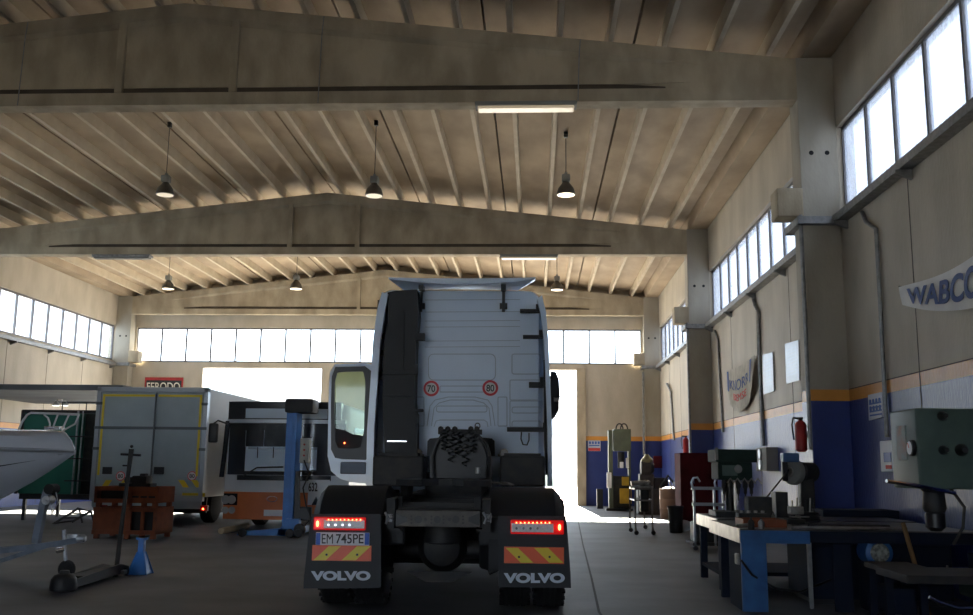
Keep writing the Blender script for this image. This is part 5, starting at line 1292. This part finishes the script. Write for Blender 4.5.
# large pillar drill in the right foreground
YD1 = 7.3; e0, e1 = at(920, 489, Y=YD1), at(920, 408, Y=YD1); e2 = at(893.5, 484, X=e0.x)
wx = 1.0
PD = thing('pillar_drill', 'large grey-green drilling machine with a dial gauge in the right foreground', 'drill press', (e0.x+.55, YD1+.35, 0))
hd_ = MB().box((e0.x, YD1, e0.z), (e0.x+wx, e2.y, e1.z), bev=.02, seg=3).build('head', 'mgreen', PD, smooth=True)
zz = lambda py: at(906, py, X=e0.x).z; yyp = lambda px: at(px, 450, X=e0.x).y
MB().box((e0.x-.006, yyp(907), at(900, 460, X=e0.x).z), (e0.x+.004, yyp(898), at(900, 426, X=e0.x).z), bev=.002).build('paper_label', mat('faded_label', (.26, .32, .30), .6, col2=(.38, .22, .16), scale=9), hd_)
gq = at(913.5, 448, X=e0.x)
g_ = MB().lathe([(.062, 0), (.062, .025), (.05, .03)], gq, (-1, 0, 0), 26).build('dial_gauge', 'blackp', hd_, smooth=True)
MB().lathe([(.048, .028), (.048, .032)], gq, (-1, 0, 0), 26).build('gauge_face', 'platew', hd_)
MB().cyl(gq+Vector((-.033, 0, 0)), gq+Vector((-.034, .02, .035)), .003, n=5).build('needle', 'redink', hd_)
for px, py, r in ((942, 416, .035), (943, 450, .035), (961, 450, .045)):
    c = at(px, py, Y=YD1); MB().lathe([(r, .01), (r, -.02), (r*.6, -.05), (r*.5, -.07)], c, 'Y', 18).build('control_knob', 'blackp', hd_, smooth=True)
MB().tube([at(886.5, 481, Y=YD1-.25), at(920, 486, Y=YD1-.15), at(955, 493, Y=YD1-.02)], .014).build('feed_handle', 'chrome', PD, smooth=True)
sc = at(934, 500, Y=YD1+.25)
MB().lathe([(.10, .16), (.11, .10), (.075, .06), (.08, .0), (.085, -.06), (.07, -.09)], (sc.x, sc.y, sc.z), 'Z', 26).build('spindle_housing', 'chassis', PD, smooth=True)
MB().lathe([(.045, 0), (.07, -.02), (.07, -.12), (.04, -.15)], (sc.x, sc.y, sc.z-.08), 'Z', 22).build('drill_chuck', 'blackp', PD, smooth=True)
MB().tube([(sc.x+.12, sc.y, sc.z+.1), (sc.x+.22, sc.y, sc.z-.05), (sc.x+.20, sc.y, sc.z-.2), (sc.x+.12, sc.y, sc.z-.33)], .012).build('coolant_pipe', 'chassis', PD, smooth=True)
MB().cyl((e0.x+.72, YD1+.42, .1), (e0.x+.72, YD1+.42, e0.z+.05), .13, n=28).build('pillar', 'chassis', PD, smooth=True)
MB().box((e0.x+.1, YD1-.1, 0), (e0.x+1.05, YD1+.8, .12), bev=.03).build('base', 'dgreen', PD)
tz = at(930, 575, Y=YD1).z
MB().box((e0.x-.15, YD1-.05, tz-.06), (e0.x+.75, YD1+.6, tz), bev=.01).build('work_table', 'chassis', PD)
MB().box((e0.x+.45, YD1+.25, tz-.2), (e0.x+.85, YD1+.55, tz-.05), bev=.03).build('table_arm', 'dgreen', PD)
MB().tube([at(929, 597, Y=YD1-.3), at(938, 602, Y=YD1-.3), at(958, 608, Y=YD1-.3), at(985, 608, Y=YD1-.2)], .012).build('lock_handle', 'chrome', PD, smooth=True)
# wooden plank leaning, low dark bench, barrel
p0, p1 = at(903, 523, Y=9.2), at(913, 572, Y=9.0)
p1b = Vector((p1.x+.1, 8.9, .0))
rod(p1b, p0, .022, mat('old_wood', (.20, .12, .05), .8), 'wooden_stick', 'brown wooden stick leaning beside the big drilling machine', 'stick')
c = at(880, 553, Y=9.6)
t = thing('pump_motor', 'dark motor with a pale round face under the bench right of the blue workbench', 'motor', (c.x, 9.7, 0))
MB().lathe([(.10, 0), (.13, .02), (.13, .28), (.09, .32)], c, 'Y', 22).build('housing', 'bblue', t, smooth=True)
MB().lathe([(.085, -.012), (.09, 0)], c, 'Y', 22).build('end_face', mat('pale_dirty_face', (.42, .42, .36), .7, col2=(.15, .15, .13), scale=25, lo=.4, hi=.6), t)
MB().box((c.x-.12, 9.62, 0), (c.x+.12, 9.9, c.z-.10), bev=.01).build('stand', 'bnavy', t)
x0_, x1_ = at(884, 570, Y=8.5).x, at(930, 570, Y=8.5).x; z_ = at(900, 567, Y=8.5).z
t = thing('low_table', 'low dark steel table between the blue workbench and the big drilling machine', 'table', ((x0_+x1_)/2, 8.7, 0))
MB().box((x0_, 8.5, z_-.05), (x1_, 9.0, z_), bev=.01).build('tabletop', 'chassis', t)
for x in (x0_+.02, x1_-.08):
    for y in (8.52, 8.92): MB().box((x, y, 0), (x+.06, y+.06, z_-.05)).build('leg', 'bnavy', t)
MB().box((x0_+.08, 8.55, .12), (x1_-.1, 8.95, z_-.18), bev=.02).build('drawer_box', 'bnavy', t)

# dark red cabinet
YK = at(690, 529, Z=0).y
a, c = at(681, 500, Y=YK), at(709, 453, Y=YK)
t = thing('tool_cabinet', 'tall dark red steel cabinet against the right wall before the middle column', 'cabinet', ((a.x+XR)/2, YK+.3, 0))
MB().box((a.x, YK, .06), (min(c.x+.2, 4.1), YK+.9, c.z), bev=.015).build('body', 'dred', t)
MB().box((a.x+.03, YK-.015, .12), (a.x+.32, YK-.001, c.z-.06), bev=.004).build('door', 'dred', t); MB().box((a.x+.34, YK-.015, .12), (a.x+.64, YK-.001, c.z-.06), bev=.004).build('door', 'dred', t)
MB().box((a.x+.28, YK-.04, 1.0), (a.x+.30, YK-.015, 1.15)).build('handle', 'chrome', t)
MB().box((a.x+.02, YK+.02, 0), (min(c.x+.18, 4.0), YK+.85, .06)).build('plinth', 'blackp', t)
# steel trolley with curved handles
YQ = 16.3; z0q = 0
a, c = at(692, 500, Y=YQ), at(722, 489, Y=YQ)
t = thing('steel_trolley', 'low steel rail trolley with curled handle ends in front of the dark red cabinet', 'trolley', ((a.x+c.x)/2, YQ+.3, 0))
zr_ = at(700, 488, Y=YQ).z; zl_ = at(700, 504, Y=YQ).z
for z in (zr_, zl_): MB().box((a.x, YQ, z-.03), (c.x+.1, YQ+.05, z+.02), bev=.008).build('rail', 'alu', t)
for x in (a.x+.02, a.x+.35, c.x): MB().box((x, YQ, .08), (x+.035, YQ+.04, zr_)).build('upright', 'alu', t)
for x in (a.x, a.x+.38):
    MB().tube([(x+.02, YQ+.02, zr_), (x-.0, YQ+.02, zr_+.09), (x+.03, YQ+.02, zr_+.16), (x+.10, YQ+.02, zr_+.17), (x+.14, YQ+.02, zr_+.10)], .018).build('curled_handle', 'alu', t, smooth=True)
MB().box((a.x, YQ, .08), (c.x+.1, YQ+.7, .13)).build('deck', 'chassis', t)
MB().box((a.x+.05, YQ+.08, .13), (a.x+.5, YQ+.6, .45), bev=.03).build('load_box', 'dark', t)
for x in (a.x+.05, c.x): MB().lathe([(.02, -.02), (.04, -.018), (.04, .018), (.02, .02)], (x, YQ+.06, .04), 'Y', 14).build('castor', 'dark', t)
# bag, bin, drum
c = at(684, 532, Z=0); o = MB().ball((c.x-.02, c.y, .13), .17, (1.2, .9, .72), 3).build('plastic_bag', 'bag', None, loc=(c.x, c.y, 0), smooth=True); tag(o, 'crumpled white plastic bag on the floor beside the dark red cabinet', 'bag')
c = at(676, 533, Z=0); zt_ = at(676, 506, Y=c.y).z
t = thing('waste_bin', 'black open waste bin on the floor left of the dark red cabinet', 'bin', (c.x, c.y, 0))
MB().lathe([(.115, 0), (.13, .01), (.165, zt_-.02), (.175, zt_), (.155, zt_), (.12, .03)], (c.x, c.y, 0), 'Z', 24).build('bucket', 'dark', t, smooth=True)
MB().tube([(c.x+.175*math.cos(q), c.y+.175*math.sin(q), zt_-.02) for q in [i*PI/10 for i in range(20)]], .010, 6, True).build('rim', 'dark', t)
c = at(671, 519, Z=0); zt_ = at(671, 489, Y=c.y).z
t = thing('rubbish_drum', 'rusty brown drum filled with scrap behind the black waste bin', 'drum', (c.x, c.y, 0))
MB().lathe([(.26, 0), (.29, .01), (.29, zt_*.33), (.30, zt_*.35), (.29, zt_*.37), (.29, zt_*.65), (.30, zt_*.67), (.29, zt_*.69), (.29, zt_), (.27, zt_), (.26, .1)], (c.x, c.y, 0), 'Z', 26).build('shell', 'brown', t, smooth=True)
b = MB(); rr = random.Random(5)
sc_ = MB().ball((c.x, c.y, zt_-.02), .24, (1, 1, .35), 2).build('scrap_heap', 'chassis', t)
for k in range(5):
    q = Vector((c.x+rr.uniform(-.16, .16), c.y+rr.uniform(-.15, .15), zt_-.02)); MB().tube([q, q+Vector((rr.uniform(-.15, .15), rr.uniform(-.1, .1), rr.uniform(.10, .25)))], .02).build('scrap_bar', 'steel', t)

# hydraulic press by the back wall
YH = 31.0
def hb_(px0, py0, px1, py1, th, m, name, t, dy=0, bev=.01): return wbox(px0, py0, px1, py1, YH+dy, th, None, bev).build(name, m, t)
pc = at(620, 507, Y=YH)
HP = thing('hydraulic_press', 'tall olive-green hydraulic press with yellow boxes standing at the back wall', 'press', (pc.x, YH+.3, 0))
a, c = at(614, 451, Y=YH), at(631, 429, Y=YH)
MB().box((a.x, YH, a.z), (c.x, YH+.5, c.z), bev=.02).build('press_head', 'olive', HP)
for px0, px1 in ((608.5, 613.5), (628.5, 631.5)):
    q0, q1 = at(px0, 430 if px0 < 612 else 450, Y=YH), at(px1, 500, Y=YH); MB().box((q0.x, YH+.05, 0), (q1.x, YH+.4, q0.z), bev=.01).build('upright', 'olive', HP)
for px in (619.5, 624):
    c = at(px, 429, Y=YH+.2); MB().tube([c+Vector((math.cos(q)*.11, 0, math.sin(q)*.17)) for q in [PI*i/10 for i in range(11)]], .022, 8).build('hose_loop', 'dark', HP, smooth=True)
c = at(621, 452, Y=YH+.2); MB().cyl(c, c-Vector((0, 0, .5)), .11, n=22).build('ram', 'chassis', HP)
hb_(613, 476, 630, 508, .4, 'chassis', 'press_bed', HP, .1)
hb_(622, 477, 629, 485.5, .06, 'yellow', 'yellow_box', HP, .0); hb_(620, 488.5, 631.5, 503.5, .1, 'yellow', 'yellow_box', HP, -.05)
hb_(607, 472.5, 611.5, 488, .1, 'white', 'control_box', HP, -.1); hb_(620, 462, 623.5, 468, .05, 'white', 'gauge', HP, 0); hb_(626, 458, 629, 468, .05, 'white', 'gauge', HP, 0)
MB().box((at(606, 500, Y=YH).x, YH-.1, 0), (at(633, 500, Y=YH).x, YH+.6, .08)).build('foot_plate', 'blackp', HP)
# lathe and engine by the right rear corner
YE = 28.6
def part(px0, py0, px1, py1, Y, th, m, name, t, bev=.02): return wbox(px0, py0, px1, py1, Y, th, None, bev).build(name, m, t)
zz0 = at(650, 512, Y=YE).z
EN = thing('machine_lathe', 'dark oily workshop machine piled with parts in the far right corner', 'machine', (at(652, 500, Y=YE).x, YE+.4, 0))
q0, q1 = at(638, 489, Y=YE), at(664, 489, Y=YE)
MB().box((q0.x, YE, 0), (q1.x, YE+.8, q0.z), bev=.03).build('bed', 'chassis', EN)
part(640, 474, 654, 490, YE+.1, .5, 'chassis', 'headstock', EN); part(655, 478, 668, 491, YE+.2, .5, 'dark', 'tailstock', EN)
c = at(647, 468, Y=YE+.2); MB().lathe([(.10, -.2), (.22, -.18), (.22, .1), (.12, .2)], c, 'X', 22).build('chuck', 'chassis', EN, smooth=True)
c = at(647, 461, Y=YE+.2); MB().lathe([(.05, 0), (.16, .03), (.18, .14), (.10, .22), (.05, .30)], c-Vector((0, 0, .1)), 'Z', 18).build('oil_filler', mat('olive_grime', (.14, .13, .05), .6, col2=(.08, .07, .04), scale=8), EN, smooth=True)
c = at(661, 486, Y=YE+.1); MB().tube([c, c+Vector((.2, -.1, .3)), c+Vector((.35, -.1, .1))], .04).build('hose', 'dark', EN, smooth=True)
wb = wbox(654, 456, 664, 468, YB-.6, .4, None, .02); cx = at(659, 468, Y=YB-.4)
o = wb.build('wall_cabinet', 'dred', None, loc=cx); 
tag(o, 'small dull red cabinet fixed to the back wall in the right corner', 'cabinet')
part_ = wbox(664, 457, 668, 467, YB-.3, .28, None, .01).build('wall_box', 'lampgear', None, loc=at(666, 467, Y=YB-.2)); tag(part_, 'small grey box on the back wall right of the dull red cabinet', 'electrical box')
o = wbox(597, 489, 603, 509, YH+1.5, .2, None, .01).build('leaning_panel', 'blackp', None, loc=at(600, 509, Y=YH+1.5)); tag(o, 'narrow black panel propped against the back wall left of the press', 'panel')
# rolling frame stand
ys_ = at(640, 532, Z=0).y
corners = [at(630.5, 532, Z=0), at(636, 535, Z=0), at(645, 529, Z=0), at(653, 535, Z=0)]
t = thing('rolling_stand', 'bare metal frame stand on castors holding a dark part before the far press', 'stand', ((corners[0]+corners[3])/2))
ztp = at(641, 488, Y=ys_).z; zmid = at(641, 499, Y=ys_).z
M['standm'] = mat('stand_metal', (.16, .15, .14), .45, .6)
for c in corners:
    MB().tube([(c.x, c.y, .07), (c.x-.01, c.y, .3), (c.x, c.y, ztp)], .018).build('leg', 'standm', t)
    MB().lathe([(.02, -.015), (.045, -.012), (.045, .012), (.02, .015)], (c.x+.01, c.y, .045), 'Y', 14).build('castor', 'dark', t)
for z in (ztp, zmid):
    MB().tube([(corners[k].x, corners[k].y, z) for k in (0, 1, 3, 2)], .018, 6, True).build('ring_rail', 'standm', t)
c = (corners[0]+corners[3])/2; 
b = MB(); b.box((c.x-.22, c.y-.06, ztp+.0), (c.x+.24, c.y+.1, ztp+.05), bev=.01); b.cyl((c.x-.2, c.y, ztp+.10), (c.x+.1, c.y, ztp+.12), .05); b.ball((c.x+.15, c.y, ztp+.10), .07); b.build('held_part', 'steel', t, smooth=True)
b = MB(); b.box((c.x-.02, c.y-.05, zmid-.25), (c.x+.16, c.y+.12, ztp), bev=.03); b.build('hanging_motor', 'dark', t, smooth=True)
# door post and folded leaf at the right-hand doorway
struct(MB().box((at(577, 450, Y=YB-.12).x, YB-.12, 0), (at(586, 450, Y=YB-.12).x, YB-.002, ZD+.05)), 'door_1', 'concrete')

# dark blocks added to deepen the shade under and beside the benches
def shade_block(x0, y0, x1, y1, z, label, m='bnavy'):
    t = thing('added_shade_block', label, 'shade_block', ((x0+x1)/2, (y0+y1)/2, 0))
    MB().box((x0, y0, .05), (x1, y1, z), bev=.012).build('body', m, t)
    xm_ = (x0+x1)/2
    for a_, b_ in ((x0+.02, xm_-.01), (xm_+.01, x1-.02)):
        d_ = MB().box((a_, y0-.015, .09), (b_, y0-.001, z-.04), bev=.004).build('door', m, t)
        MB().box((b_-.05, y0-.03, z*.5), (b_-.035, y0-.014, z*.5+.1)).build('handle', 'steel', d_)
    MB().box((x0+.03, y0+.03, 0), (x1-.03, y1-.03, .05)).build('plinth', 'dark', t)
shade_block(2.75, YBn+.62, 4.15, YBf-.1, .60, 'dark block added for shade under the back of the blue workbench')
shade_block(3.45, 11.95, 4.35, 12.5, .85, 'dark block added for shade against the right wall in front of the grinder')
shade_block(3.78, 8.95-.9, 4.38, 8.85, .62, 'dark block added for shade against the wall behind the big drilling machine')

t = thing('tool_rack', 'small rack of upright chisels and drills at the back of the second workbench', 'tool rack', (3.1, YC0+.55, zt1+.009)); v0 = Vector((3.1, YC0+.55, zt1+.009))
MB().box(v0+Vector((-.18, -.05, 0)), v0+Vector((.18, .05, .07)), bev=.01).build('rack_block', 'chassis', t)
for k in range(7):
    x = -.15+.05*k; MB().tube([v0+Vector((x, 0, .07)), v0+Vector((x+.01*(k % 3-1), 0, .17+.03*(k % 3)))], .009).build('upright_tool', 'steel' if k % 2 else 'dark', t)
c0 = Vector((XB0+.42, YBf-.25, ZT1))
t = thing('cylinder_head', 'dark oily cylinder head lying at the far left corner of the blue workbench', 'engine part', c0)
MB().box(c0+Vector((-.16, -.09, 0)), c0+Vector((.16, .09, .09)), bev=.012).build('casting', 'chassis', t)
for k in range(4): MB().cyl(c0+Vector((-.11+.075*k, 0, .09)), c0+Vector((-.11+.075*k, 0, .115)), .02, n=12).build('valve_cap', 'steel', t)
c0 = Vector((2.95, YBf-.22, ZT1))
t = thing('coiled_hose', 'coil of black hose lying at the back of the blue workbench', 'hose', c0)
for k in range(3): MB().tube([c0+Vector((math.cos(q)*(.13-.01*k), math.sin(q)*(.09-.01*k), .02+.032*k)) for q in [i*PI/9 for i in range(18)]], .016, 6, True).build('hose_loop', 'dark', t, smooth=True)

# ================================================================== outside the doors
M['yard'] = mat('yard_concrete', (.50, .47, .42), .8, col2=(.40, .38, .34), scale=.6, detail=7)
M['render'] = mat('white_render', (.72, .71, .68), .85, col2=(.62, .61, .58), scale=.4)
struct(MB().box((-80, YB+.2, -.25), (60, 140, -.01)), 'ground', 'yard'); struct(MB().box((-80, -90, -.25), (60, YF-.3, -.01)), 'ground', 'yard')
bl = thing('factory_building', 'long white building with a strip of windows beyond the right-hand doorway', 'building', (5, 84, 0))
MB().box((-75, 84, 0), (55, 96, 7.5)).build('wall', 'render', bl)
M['farg'] = mat('far_window_glass', (.22, .27, .33), .2)
for k in range(26):
    x = -50+4*k; f_ = MB().box((x, 83.9, 4.0), (x+3.6, 84.02, 5.7)).build('window', 'frame', bl)
    MB().box((x+.1, 83.87, 4.1), (x+3.5, 83.92, 5.6)).build('pane', 'farg', f_)
lw = MB().box((-60, 70, 0), (50, 70.3, 1.0)).build('garden_wall', mat('mossy_concrete', (.30, .32, .26), .9, col2=(.2, .22, .17), scale=1), None, loc=(0, 70, 0))
tag(lw, 'low grey boundary wall across the sunlit yard', 'wall')
